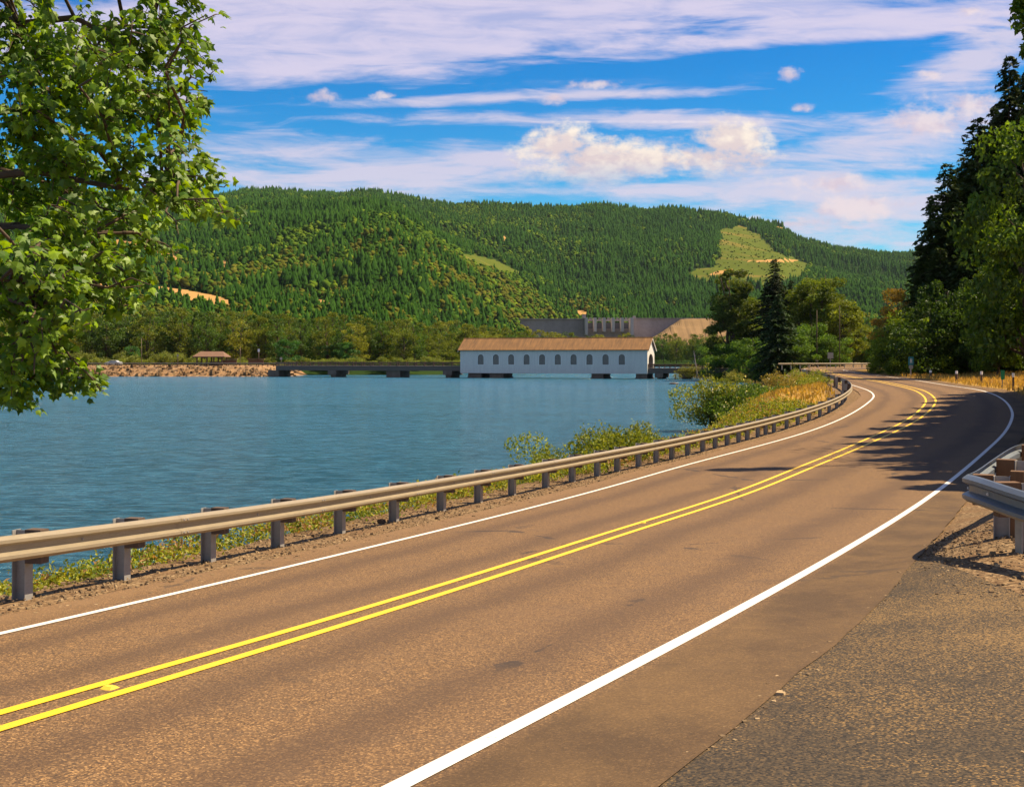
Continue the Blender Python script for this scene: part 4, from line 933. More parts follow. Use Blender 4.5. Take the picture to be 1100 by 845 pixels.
# wood across the lake below the dam, right of the bridge
for k in range(64):
    px_ = 690 + k * 4.3 + rng.normal() * 2; Y = 715 + (k % 3) * 40; topy = np.interp(px_, [690, 715, 760, 830, 1000], [363, 361, 362, 352, 340]) + rng.normal() * 2.4
    Hh = (CY - topy) / F * Y + 4; kind = int(rng.choice([1, 1, 0])); sc = Hh / 16.
    place(far_protos[kind], (*at(px_, Y)[:2], -3.), rng.uniform(0, 6.28), (sc * .8, sc * .8, sc), ('small olive tree in the wood across the lake below the dam', 'small dark green tree in the wood across the lake below the dam')[kind], ('olive', 'dark green')[kind] + ' trees across the lake below the dam')
for k in range(36):
    px_ = 470 + k * 6.6 + rng.normal() * 2; Y = 760 + (k % 2) * 60; Hh = (CY - np.interp(px_, [470, 560, 620, 700], [345, 356, 361, 363]) + rng.normal() * 2) / F * Y + 4; sc = Hh / 16.; kind = int(rng.choice([0, 2, 1]))
    place(far_protos[kind], (*at(px_, Y)[:2], -3.), rng.uniform(0, 6.28), (sc * .9, sc * .9, sc), ('olive tree behind the covered bridge roof, below the dam', 'dark green tree behind the covered bridge roof, below the dam', 'yellowish tree behind the covered bridge roof, below the dam')[kind], ('olive', 'dark green', 'yellowish')[kind] + ' trees behind the covered bridge')

# ------------------------------------------------------------------ trees on the point
def gzs(X, Y): return float(gz(np.array([X]), np.array([Y]))[0])
def stand(proto, px_, Y, rz=0., sc=1., label=None, group=None, z=None, sink=.15):
    X = (px_ - CX) / F * Y; zz = max(gzs(X, Y), WATER - .1) if z is None else z
    return place(proto, (X, Y, zz - sink), rz, sc, label, group)
t1 = broadleaf('broadleaf_tree', 24, 4.9, 201, (.036, .066, .008), (.13, .165, .02), 18000, .55, .2, 'tall open dark tree with bare trunk on the point by the lake', clumps=92, stems=2); stand(t1, 787, 268, .4, (1.05, 1.05, 1.06))
c1 = conifer('conifer_tree', 23, 6.4, 202, DK_A, (.035, .045, .015), 'tall dark conifer behind the middle of the trees on the point', 1.2); stand(c1, 832, 262, .3, (1.15, 1.15, 1.03))
c2 = conifer('conifer_tree', 15, 5.4, 203, (.014, .036, .014), (.045, .08, .022), 'shorter full green conifer in front on the point', 1.3, spray=.7); stand(c2, 836, 220, 1.3, (1.05, 1.05, 1.02))
t2 = broadleaf('broadleaf_tree', 22, 5.8, 204, (.055, .10, .008), (.17, .22, .02), 22000, .5, .06, 'broad olive tree right of the dark conifers on the point', clumps=100, stems=2); stand(t2, 878, 258, 0, (1.05, 1.05, .98))
t3 = broadleaf('broadleaf_tree', 17, 4.4, 205, (.075, .11, .009), (.21, .25, .022), 11000, .5, .06, 'yellowish tree at the right edge of the point, behind the far bend', clumps=70); stand(t3, 905, 252, 0, (1, 1, .9))
t4 = broadleaf('broadleaf_tree', 9, 4.4, 206, (.04, .105, .012), (.14, .24, .024), 9000, .4, .0, 'dense dark green bushy tree at the waterline on the point', clumps=40); stand(t4, 774, 262, 0, (1, 1, 1.02)); stand(t4, 809, 250, 2., (1.1, 1., 1.1), 'bushy green tree between the open tree and the short conifer')
stand(t2, 858, 285, 2.2, (.9, .9, .92), 'olive tree partly behind the tall conifer on the point'); stand(t4, 872, 238, 1., (.9, .9, 1.05), 'dark bushy tree under the broad olive tree'); stand(t4, 893, 236, 3., (.8, .8, .75), 'low dark bushy tree behind the far guardrail'); stand(t3, 925, 300, 2., (.8, .8, .62), 'small yellowish tree far behind the bend, right of the point'); stand(t4, 940, 300, 2.6, (1.2, 1.2, .95), 'green bushy tree in the gap behind the far bend'); stand(t3, 917, 330, 4., (1, 1, .7), 'hazy yellowish tree at the back of the gap behind the bend')
t5 = broadleaf('broadleaf_tree', 19, 4.6, 207, (.05, .10, .010), (.16, .22, .02), 12000, .5, .04, 'mid green tree filling the gap between the open tree and the tall conifer', clumps=80); stand(t5, 808, 275, 0, (1, 1, .92))
stand(t5, 860, 262, 2.0, (1, 1, .95), 'mid green tree just right of the short conifer'); stand(t5, 896, 275, 4., (1, 1, .86), 'mid green tree between the utility poles'); stand(c1, 850, 290, 2.4, (.9, .9, .9), 'second dark conifer half hidden behind the tallest one'); stand(t4, 850, 222, .7, (.9, .9, .8), 'bright green bush at the foot of the short conifer, on its right'); stand(t4, 822, 224, 3.6, (.8, .8, .7), 'bright green bush at the foot of the short conifer, on its left')
s1 = shrub('shrub', 3.4, 2.6, 3.0, 211, (.12, .14, .02), (.28, .27, .05), 2600, .26, 'yellow green shrub at the tip of the point near the bridge'); stand(s1, 742, 285)
stand(s1, 790, 236, 2., (1.0, 1, .75), 'yellow green shrub at the waterline below the bushy tree'); 
root = empty('dead_tree', (0, 0, 0), 0, 'bare leaning grey dead trunk at the tip of the point', 'dead tree'); b = MB(); b.tube([(0, 0, -.3), (-.15, 0, 2), (-.5, .1, 4.6), (-.75, .1, 6.4), (-.8, .1, 7)], [.2, .17, .12, .07, .02], 7); b.tube([(-.4, 0, 3.8), (-.9, 0, 4.6), (-1.2, 0, 4.9)], [.07, .05, .02], 5); b.tube([(-.6, .1, 5.4), (-.2, 0, 6.2)], [.05, .015], 5); b.build('trunk', M['dam'], root); stand(root, 749, 285)
# ------------------------------------------------------------------ bushes along the lake bank behind the guardrail
YG_A, YG_B = (.10, .15, .014), (.30, .31, .035); BG_A, BG_B = (.04, .095, .012), (.14, .22, .025)
s2 = shrub('shrub', 2.6, 1.9, 2.1, 221, YG_A, YG_B, 5200, .16, 'loose yellow green shrub leaning over the water behind the guardrail curve'); stand(s2, 766, 84, 0, (1.15, 1.1, 1.45), z=-4.5)
s3 = shrub('shrub', 2.4, 2., 1.7, 222, BG_A, BG_B, 5200, .15, 'dense green shrub with white flowers behind the guardrail curve', flowers=46); stand(s3, 803, 82, .5, (1.15, 1.1, 1.35), z=-4.1)
stand(s3, 825, 88, 2.5, (1.05, .95, 1.15), 'second white flowered green shrub, nearer the bend', z=-3.9)
s4 = shrub('shrub', 2.2, 1.7, 1.5, 223, (.16, .15, .03), (.34, .26, .07), 4200, .14, 'golden olive shrub on the bank inside the bend'); stand(s4, 846, 96, 0, (1.1, 1, 1.25), z=-3.2)
stand(s2, 862, 104, 1.6, (.9, .9, .9), 'green yellow shrub on the bank inside the bend', z=-2.9); stand(s4, 838, 118, 2.1, (1.1, 1.1, 1.0), 'tawny shrub farther along the bank inside the bend', z=-3.2); stand(s2, 878, 92, 3.2, (.8, .8, .62), 'low yellow green shrub close to the wooden guardrail post', z=-2.6); stand(s3, 852, 86, 4., (.9, .9, .7), 'low green shrub just behind the guardrail at the bend', z=-3.1)
s5 = shrub('shrub', 1.25, 1.0, 1.25, 224, (.09, .14, .012), (.29, .31, .035), 4200, .085, 'leafy shrub rising above the guardrail left of the bend'); stand(s5, 640, 37.5, 0, (1.45, 1.2, 1.6), z=-4.15)
stand(s5, 672, 41, 1., (1.3, 1.1, 1.4), 'leafy shrub right of the tall shrub above the guardrail', z=-4.0); stand(s5, 600, 34.5, 2., (1.1, 1., 1.15), 'low leafy shrub left of the tall shrub at the guardrail', z=-4.0); stand(s5, 708, 45.5, 2.6, (1.1, 1, 1.05), 'spreading shrub showing just above the middle of the guardrail', z=-4.1)
# ground plants on the bank
def bank_veg():
    rng = np.random.default_rng(31); mb = MB(); a = arc(cG); nrm = normals(cG); near = a[cG[:, 1] < 58][-1]
    for it in range(3600):
        s = rng.uniform(0, 1) ** 1.15 * near; i = int(np.searchsorted(a, s)); i = min(i, len(cG) - 1); d = .7 + 4.6 * rng.uniform() ** 1.2; c = cG[i, :2] - nrm[i] * d
        if vnoise(c[0] * .9, c[1] * .9, 5) < .27: continue
        z = gzs(c[0], c[1]); dist = max(8, c[1]); n = int(np.interp(dist, [8, 20, 60], [52, 38, 26])); lf = np.interp(dist, [8, 25, 60], [.06, .075, .12]); hgt = np.interp(c[1], [9, 12.5, 17], [.3, .5, 1.]) * rng.uniform(.15, .48) * np.interp(d, [.7, 1.5, 4.3], [.5, 1.15, 1.9]) 
        q = rng.normal(size=(n, 3)) * np.array([.22, .22, 0]) + np.array([c[0], c[1], z]); q[:, 2] += rng.uniform(0, 1, n) ** .7 * hgt
        k = rng.uniform(); pa, pb = ((.12, .16, .015), (.36, .36, .04)) if k < .62 else (((.06, .12, .015), (.19, .26, .03)) if k < .85 else ((.24, .14, .06), (.36, .22, .10)))
        leaf_cards(mb, q, lf * rng.uniform(.6, 1.4, n), lf * .62, rng, .5, palette(rng, n, pa, pb, .3))
    return tag(mb.build('bank_plants', M['leaf']), 'low leafy green and yellow plants covering the lake bank behind the guardrail', 'ground cover', kind='stuff')
bank_veg()
def dry_grass():
    rng = np.random.default_rng(37); mb = MB()
    n = 26000; X = rng.uniform(20, 62, n); Y = rng.uniform(48, 128, n); s = curve_sd(eR[::3], X[None], Y[None])[0]; m_ = (s > .5) & (s < 13); X, Y = X[m_], Y[m_]
    Z = gz(X, Y) + sstep(curve_sd(eR[::3], X[None], Y[None])[0], 3, 16) * .5 * sstep(Y, 40, 70); n = len(X); h_ = rng.uniform(.2, .55, n); C = np.stack([X, Y, Z + h_ * .4], 1)
    ax = np.tile(np.array([[0., 0, 1.]]), (n, 1)); leaf_cards(mb, C, h_, .07, rng, 0, palette(rng, n, (.30, .19, .05), (.52, .34, .11), .25), ax * 1.6)
    # inside the bend
    n = 14000; X = rng.uniform(6, 26, n); Y = rng.uniform(50, 125, n); s = curve_sd(cG[::10], X[None], Y[None])[0]; d = shore_dist(X, Y); m_ = (s < -.6) & (d > 1.5); X, Y = X[m_], Y[m_]; Z = gz(X, Y); n = len(X); h_ = rng.uniform(.12, .42, n); C = np.stack([X, Y, Z + h_ * .4], 1)
    leaf_cards(mb, C, h_, .09, rng, 0, palette(rng, n, (.22, .17, .04), (.5, .32, .09), .25), np.tile(np.array([[0., 0, 1.6]]), (n, 1)))
    return tag(mb.build('dry_grass', M['leaf']), 'golden dry grass on the verges around the bend', 'grass', kind='stuff')
dry_grass()
def stones():
    rng = np.random.default_rng(41); mb = MB(); P = []
    a = arc(cG); nrm = normals(cG); ok = np.where(cG[:, 1] < 40)[0]
    for it in range(9000):
        i = ok[int(rng.uniform() ** 1.3 * len(ok))]; d = rng.uniform(-1.15, .8); P.append((*(cG[i, :2] - nrm[i] * d), 0))
    P = np.array(P); s1_ = rng.gamma(1.6, .0055, len(P)) + .005
    n = 16000; Q = np.stack([rng.uniform(3.4, 14, n), rng.uniform(8.5, 17.5, n), np.zeros(n)], 1); e = np.array([curve_sd(eR[::3], Q[None, :, 0], Q[None, :, 1])[0]])[0]; fr_ = curve_sd(np.vstack([px_edge[::-1]])[:, :3][::-1], Q[None, :, 0], Q[None, :, 1])[0]
    Q = Q[(e > -.12 + rng.uniform(-.1, .5, n) ** 2) & (fr_ < .25 + rng.normal(size=n) * .12)]; s2_ = rng.gamma(1.6, .005, len(Q)) + .004
    e2 = eR[(eR[:, 1] > 0) & (eR[:, 1] < 16)]; e2 = resample(e2, 1500); J = e2 + np.stack([rng.normal(size=1500) * .05, rng.normal(size=1500) * .05, np.zeros(1500)], 1); J = J[fbm(J[:, 0] * 1.5, J[:, 1] * 1.5, 3, 4) > .45]; s3_ = rng.gamma(1.6, .0035, len(J)) + .003
    K = np.stack([rng.uniform(-1, 9, 700), rng.uniform(2, 13, 700), np.zeros(700)], 1); K = K[curve_sd(eR[::3], K[None, :, 0], K[None, :, 1])[0] > 0]; s4_ = rng.gamma(1.5, .003, len(K)) + .003
    A = np.vstack([P, Q, J, K]); sz = np.concatenate([s1_, s2_, s3_, s4_]); A[:, 2] = gz(A[:, 0], A[:, 1]) - .008; n = len(A)
    scatter(mb, cube, cf, A, np.stack([sz * 1.3, sz], 1), rng.uniform(0, 6, n), palette(rng, n, (.08, .055, .04), (.34, .25, .15), .3), .08)
    return tag(mb.build('gravel_stones', bpy.data.materials['stone_tint']), 'loose gravel scattered along the road shoulders under the guardrails', 'gravel', kind='stuff')
stones()

# ------------------------------------------------------------------ dark wood on the right
FK_A, FK_B = (.018, .038, .009), (.06, .085, .018)
f1 = conifer('fir_tree', 28, 5.2, 301, FK_A, (.036, .046, .014), 'tallest dark fir rising at the right edge of the road', 1.35, spray=.85, power=.75)
f2 = conifer('fir_tree', 24, 4.8, 302, FK_A, FK_B, 'dark fir left of the tallest fir', 1.3, spray=.85, power=.72)
f3 = conifer('fir_tree', 20, 4.6, 303, FK_A, FK_B, 'lower dark fir at the left edge of the wood', 1.3, spray=.8, power=.7)
b1 = broadleaf('broadleaf_tree', 18, 5.4, 304, (.038, .085, .007), (.13, .21, .016), 12000, .5, .10, 'sunlit green broadleaf tree in front of the firs', clumps=80)
b2 = broadleaf('broadleaf_tree', 12, 4.2, 305, (.12, .09, .012), (.30, .20, .035), 7500, .36, .08, 'golden olive tree standing alone left of the dark wood', clumps=56)
stand(f1, 1084, 150, 0, (1.3, 1.3, 1.42)); stand(f2, 1050, 150, 1., (1.3, 1.3, 1.36)); stand(f3, 1018, 146, 2., (1.25, 1.25, 1.28)); stand(b1, 1104, 112, 0, (1.05, 1.05, 1.42)); stand(b2, 962, 160, 0, (.95, .95, .93))
DARK = 'dark firs filling the wood behind the road'
for k, (px_, Y, H, pr) in enumerate(((1002,148,22,f3),(1010,142,15,f3),(1036,152,28,f2),(1068,158,35,f1),(1104,146,37,f1),(1135,142,38,f2),(1022,168,26,f3),(1056,172,36,f2),(1096,170,42,f1),(1150,160,42,f1),(994,160,14,f3),(1180,145,38,f2),(1215,150,40,f1),(1046,136,17,f3),(1090,136,22,f3),(1120,134,26,f2),(1165,136,30,f1),(1070,190,42,f1),(1115,190,44,f2),(1030,190,32,f3),(1250,140,38,f2),(1300,150,40,f1))):
    H0 = {f1.name: 28, f2.name: 24, f3.name: 20}[pr.name]; stand(pr, px_, Y, k * 1.7, (1.0, 1.0, H / H0), 'dark fir standing within the shaded wood right of the road', DARK)
bw = [broadleaf('understorey_tree', 8, 3.8, 310 + k, (.020, .05, .007), (.065, .12, .014), 4600, .36, .0, 'leafy undergrowth tree at the foot of the dark wood', clumps=44) for k in range(2)]
for k, (px_, Y, H) in enumerate(((1003,126,8),(1020,128,10),(1042,126,9),(1064,125,10),(1090,124,12),(1112,122,12),(990,134,8),(1030,136,12),(1080,134,13),(1140,122,11),(1105,136,14),(1053,132,13),(1012,138,11))):
    stand(bw[k % 2], px_, Y, k * 1.3, (1, 1, H / 8.), 'leafy undergrowth tree at the foot of the dark wood', 'undergrowth trees at the foot of the dark wood')
br_ = [broadleaf('bushy_tree', 7, 3.6, 320, (.07, .13, .009), (.21, .29, .02), 6500, .33, .0, 'yellow green bushy tree bulging over the road edge at the bend', clumps=44)]
for px_, Y, H, lb in ((974,134,5.8,None),(957,136,4.0,'low yellow green bush at the left tip of the roadside wood'),(988,136,7.8,'tall yellow green bushy tree against the dark firs'),(968,146,6.6,'olive bushy tree below the golden tree'),(1002,126,5.6,'green bush under the dark firs by the bend'),(945,145,2.6,'lowest bush at the roadside left of the wood')):
    stand(br_[0], px_, Y, px_ * .7, (H / 7. * .95, H / 7. * .95, H / 7.), lb)
stand(b1, 1295, 112, 1.2, (1.2, 1.2, 1.2), 'sunlit broadleaf tree at the right picture edge in front of the firs')
stand(b1, 1072, 118, 2.4, (.55, .55, .72), 'small sunlit broadleaf tree low in front of the tallest fir')
# trees beyond the right edge, near: they shade the road, one bough reaches the corner of the view
sh = conifer('fir_tree', 22, 4.2, 330, (.012, .026, .008), (.04, .055, .015), 'near fir on the right bank shading the road', 1.15, spray=.7, base=.1)
shade = []
for k, Y in enumerate(np.arange(27.8, 69, 3.1)):
    xt = np.interp(Y, [27.8, 45, 60, 69], [10.6, 13.6, 21.5, 26]); x = .423 * Y + 5.2; shade += [(x, Y, (x - xt) / .64 + 2), (x + 5.5, Y + 1.6, (x + 5.5 - xt - 2.5) / .64 + 2)]
for k, (X, Y, H) in enumerate(shade):
    place(sh, (X, Y, float(zroad(X, Y)) - .3), k * 1.1, (1, 1, H / 22.), 'near fir on the right bank shading the road', 'near firs shading the road')
nb = broadleaf('broadleaf_tree', 19, 6.4, 331, (.05, .09, .012), (.14, .20, .025), 12000, .24, .42, 'near broadleaf tree whose bough reaches into the top right corner', clumps=80); place(nb, (26.2, 38.0, -2.2))

def bough():
    rng = np.random.default_rng(91); fo = MB(); st = MB(); o0 = np.array(nb.location)
    for px_, py_, r in ((1106, 22, 22), (1112, 52, 16), (1102, 4, 16), (1118, 0, 26), (1130, 40, 26)):
        c = at(px_, 34.5, py_) - o0; rad = r / F * 34.5; st.tube(limb(np.array([0, 0, 9.5]), c, rng, 9, .03), np.linspace(.07, .012, 9), 5); n = 330
        q = rng.normal(size=(n, 3)); q /= np.linalg.norm(q, axis=1)[:, None]; q *= rng.uniform(.1, 1, (n, 1)) ** .6 * rad * np.array([1, 1, .9]); leaf_cards(fo, c + q, .2 * rng.uniform(.7, 1.3, n), .13, rng, .3, palette(rng, n, (.04, .09, .006), (.14, .23, .014)))
    b_ = fo.build('bough', M['leaf'], nb); st.build('branch', M['bark'], b_)
bough()
# ------------------------------------------------------------------ roadside posts and signs
def delineator(px_, py_, H, label, mat='post_wood'):
    p = hit([(px_, py_)])[0]; X, Y = p[:2]; root = empty('marker_post', (X, Y, p[2]), 0, label, 'post'); k = Y / 80.
    b = MB(); b.tube([(0, 0, -.4), (0, 0, H * .5), (0, 0, H)], [.075 * k, .075 * k, .07 * k], 8); b.build('post', M['block'], root)
    b = MB(); b.tube([(0, 0, H * .78), (0, 0, H + .02)], [.085 * k, .085 * k], 8); b.build('white_cap', M['reflector'], root); return p
for px_, py_, hpx, lb in ((999.5,407.5,9.5,'white capped marker post nearest the bushes right of the bend'), (1027.5,411.5,13,'second white capped marker post from the bushes'), (1054.3,414,15,'white capped marker post left of the small green sign'), (1088.5,419,18,'dark marker post standing right of the small green sign')):
    p = hit([(px_, py_)])[0]; delineator(px_, py_, hpx / F * p[1], lb)
p = hit([(1077, 417)])[0]; k = p[1] / F
root = empty('green_marker_sign', p, R(8), 'small green marker sign on a thin post in the golden grass', 'sign'); b = MB(); b.box((-.03, 0, -.3), (.03, .05, 19 * k)); b.build('post', M['post'], root); b = MB(); b.box((-2.1 * k, -.035, 9.5 * k), (2.1 * k, -.003, 19.5 * k)); b.build('panel', M['green_sign'], root)
p = hit([(978.5, 405)])[0]; k = p[1] / F
root = empty('route_sign', p, 0, 'blue green road sign with white lower plate before the dark bushes', 'sign'); b = MB(); b.box((-.06, 0, -.3), (.06, .08, 22 * k)); b.build('post', M['post'], root); b = MB(); b.box((-2.8 * k, -.05, 13 * k), (2.8 * k, -.003, 22 * k)); b.build('panel', M['teal_sign'], root); b = MB(); b.box((-2.2 * k, -.05, 9.2 * k), (2.2 * k, -.003, 12.7 * k)); b.build('lower_plate', M['grey_sign'], root)
b = MB()
for x0, x1, z0, z1 in ((-1., -.5, 15, 20), (.5, 1., 15, 20), (-.5, .5, 17.2, 18)): b.box((x0 * k, -.058, z0 * k), (x1 * k, -.0515, z1 * k))
b.build('lettering', M['reflector'], [o for o in root.children if o.name.startswith('panel')][0])
p = hit([(965.5, 401)])[0]; pole('marker_post', p, 8 / F * p[1], .1, 'grey post half hidden by bushes left of the blue green sign', 'post', 'post')
Y = 216.; p = at(892, Y); p[2] = zroad(p[0], Y); k = Y / F
root = empty('road_sign', p, R(10), 'grey back of a square road sign behind the far guardrail', 'sign'); b = MB(); b.box((-.07, 0, -.3), (.07, .1, 16 * k)); b.build('post', M['post'], root); b = MB(); b.box((-3.2 * k, -.06, 9.5 * k), (3.2 * k, -.004, 16 * k)); b.build('panel', M['grey_sign'], root)
pole('utility_pole', (*at(877.5, 222)[:2], -1.8), 10.5, .10, 'wooden utility pole with small white plate behind the far guardrail', 'pole', 'bark', (.5, .8, 1.5, 'grey_sign')); pole('utility_pole', (*at(902, 226)[:2], -1.8), 11.5, .09, 'bare wooden utility pole right of the square sign', 'pole', 'bark')
p = hit([(909.5, 414.5)])[0]; pole('wooden_post', p - np.array([.9, .3, 0]), 11.5 / F * p[1], .115, 'stout wooden post at the tip of the guardrail bend', 'post', 'post_wood')
p = at(878, 92); pole('thin_stake', (p[0], p[1], -2.3 - .2), .95, .05, 'thin grey stake in the grass behind the guardrail bend', 'post', 'post')
for px_, py_, lb in ((118, 739.5, 'yellow raised road marker between the centre lines in the foreground'), (691, 561.5, 'yellow raised road marker between the centre lines in the middle distance'), (938, 472.3, 'yellow raised road marker between the centre lines by the tree shade')):
    p = hit([(px_, py_)])[0]; b = MB(); v = [(-.04, -.04, 0), (.04, -.04, 0), (.04, .04, 0), (-.04, .04, 0), (-.032, -.018, .016), (.032, -.018, .016), (.032, .018, .016), (-.032, .018, .016)]; b.add(v, np.array([[4,5,6,7],[0,1,5,4],[1,2,6,5],[2,3,7,6],[3,0,4,7],[3,2,1,0]])); o = b.build('road_marker', M['yellow_plastic']); o.location = [float(p[0]), float(p[1]), float(p[2]) + .003]; o.rotation_euler = (0, 0, R(-28)); tag(o, lb, 'road marker')

# ------------------------------------------------------------------ the maple on the left
def maple():
    rng = np.random.default_rng(77); X0, Y0 = -10.6, 16.5; z0 = gzs(X0, Y0); root = empty('maple_tree', (X0, Y0, z0 - .1), 0, 'large maple with drooping lobed leaves overhanging the lake on the left', 'tree'); o0 = np.array(root.location)
    tr = MB(); fo = MB()
    trunk = np.array([(0, 0, -.3), (.1, 0, 1.5), (.3, -.1, 3.4), (.5, -.2, 5.5), (.7, -.2, 8), (.9, -.1, 11), (1., 0, 13.5)]); tr.tube(trunk, [.34, .27, .24, .2, .15, .09, .04], 12)
    # foliage masses: column, row, radius in the photograph, depth -> metres
    B = []
    def add(px_, py_, r, n=1, w=1.):
        for _ in range(n): B.append((px_ + rng.normal() * r * .35, py_ + rng.normal() * r * .35, r, 15.2 + rng.normal() * 1.5, w))
    for q in ((30,20,40),(80,18,38),(130,15,34),(175,12,28),(215,8,18),(230,15,10),(15,70,38),(60,62,38),(110,62,34),(155,48,26),(190,35,18),(30,115,36),(78,112,36),(122,108,32),(165,92,28),(200,80,16),(216,105,13),(196,118,18),(20,160,36),(62,165,34),(105,160,34),(145,150,28),(182,142,20),(203,145,10),(20,215,34),(60,215,32),(100,212,32),(140,205,30),(180,195,22),(212,187,15),(228,187,9),(228,218,16),(246,228,13),(252,236,8),(236,205,12),(205,168,14),(222,95,10),(208,112,14),(180,60,22),(205,30,16),(165,195,24),(150,285,14),(182,250,12),(188,266,9),(162,300,9),(135,325,9),(100,350,9),(112,424,8),(85,395,13),(60,405,14),(35,425,9),(10,432,8),(200,222,20),(165,228,24),(25,262,30),(62,262,30),(95,255,28),(128,250,22),(152,262,16),(176,262,12),(28,300,26),(60,296,26),(92,292,26),(120,288,18),(142,292,14),(155,300,9),(15,330,24),(45,325,22),(75,322,20),(104,322,16),(122,320,10),(15,362,24),(42,352,20),(62,340,13),(12,395,24),(36,390,20),(56,392,16),(75,402,14),(94,410,12),(108,418,9),(20,408,15),(50,408,10),(2,425,8)):
        add(*q, n=2 if q[0] < 100 else 1)
    for _ in range(46):                                    # the part of the crown outside the view
        B.append((rng.uniform(-420, -20), rng.uniform(-260, 390), 46, 16 + rng.normal() * 2.6, .55))
    for _ in range(26): B.append((rng.uniform(-200, 230), rng.uniform(-300, -30), 44, 16 + rng.normal() * 2.2, .55))
    limbs = []
    for tz, ex in ((3.2, (20, 395, 14.8)), (4.2, (110, 300, 15.)), (5., (160, 250, 15.4)), (6., (205, 205, 15.)), (7., (180, 120, 15.6)), (8., (190, 30, 15.4)), (9.5, (120, -60, 16)), (5.2, (60, 330, 14.)), (6.5, (90, 200, 16.6)), (8., (60, 90, 16.8)), (4.6, (-200, 200, 17)), (7., (-260, 40, 17.5)), (9., (-120, -150, 16.5))):
        e = at(ex[0] - 28, ex[2], ex[1]) - o0; s = np.array([np.interp(tz, trunk[:, 2], trunk[:, i]) for i in range(3)]); P = limb(s, e, rng, 14, .025); P[:, 2] += np.sin(np.linspace(0, np.pi, 14)) * .55; tr.tube(P, np.linspace(.11, .018, 14), 7); limbs.append(P)
    LP = np.vstack(limbs)
    out_c = []; out_d = []
    for bx, by, r, Y, w in B:
        c = at(bx, Y, by) - o0; rad = r / F * Y; i = np.argmin(((LP - c) ** 2).sum(1) + 1.5 * np.maximum(0, LP[:, 0] - c[0]) ** 2); P = limb(LP[i], c + np.array([rad * .3, 0, -rad * .25]), rng, 7, .05); tr.tube(P, np.linspace(.026, .006, 7), 5)
        nt = max(5, int(9 * w * (r / 25.) + 3))
        for _ in range(nt):                                # twigs fan out and hang, leaves sit along them
            s = P[rng.integers(2, 7)]; dr = np.array([rng.normal() * .8 + .35, rng.normal() * .8, rng.normal() * .55 - .05]); dr /= np.linalg.norm(dr); L = rad * rng.uniform(.7, 1.25); t = np.linspace(0, 1, 5)[:, None]
            T = s + dr * L * t; T[:, 2] -= .30 * L * t[:, 0] ** 2; tr.tube(T, np.linspace(.009, .003, 5), 4, cap=False)
            n = max(6, int(L / .028)); tt_ = rng.uniform(.15, 1.08, n); pts = np.stack([np.interp(tt_, t[:, 0], T[:, k]) for k in range(3)], 1) + rng.normal(size=(n, 3)) * .06
            out_c.append(pts); out_d.append(np.tile(dr, (n, 1)))
    C = np.vstack(out_c); D = np.vstack(out_d); n = len(C)
    # five lobed drooping leaf, petiole end at the origin
    ol = np.array([(0,0),(.20,-.02),(.46,.10),(.34,.24),(.50,.52),(.28,.50),(.16,.62),(0,1.),(-.16,.62),(-.28,.50),(-.50,.52),(-.34,.24),(-.46,.10),(-.20,-.02)]); zc_ = -.35 * np.abs(ol[:, 0]) - .18 * ol[:, 1] ** 2
    tmpl = np.column_stack([ol, zc_]); mid = np.array([[0, .42, .0]]); tmpl = np.vstack([tmpl, mid]); m = len(ol); tf = np.array([[i, (i + 1) % m, m] for i in range(m)])
    ax = D * np.array([1, 1, .3]) + rng.normal(size=(n, 3)) * .55 + np.array([.15, 0, -.75]); ax /= np.linalg.norm(ax, axis=1)[:, None]
    nr = rng.normal(size=(n, 3)) * .55 + np.array([.35, -.35, .9]); sx_ = np.cross(ax, nr); sx_ /= np.linalg.norm(sx_, axis=1)[:, None]; nz = np.cross(sx_, ax); s = rng.uniform(.07, .152, n)
    V = C[:, None] + s[:, None, None] * (tmpl[None, :, 0:1] * sx_[:, None] + tmpl[None, :, 1:2] * ax[:, None] + tmpl[None, :, 2:3] * nz[:, None])
    cols = palette(rng, n, (.042, .115, .003), (.20, .32, .009), .33); Fi = (tf[None] + (np.arange(n) * (m + 1))[:, None, None]).reshape(-1, 3); fo.add(V.reshape(-1, 3), Fi, np.repeat(cols, m + 1, 0))
    fo.build('crown', M['maple'], root); tr.build('trunk', M['bark'], root, smooth=True); print('maple leaves', n)
maple()

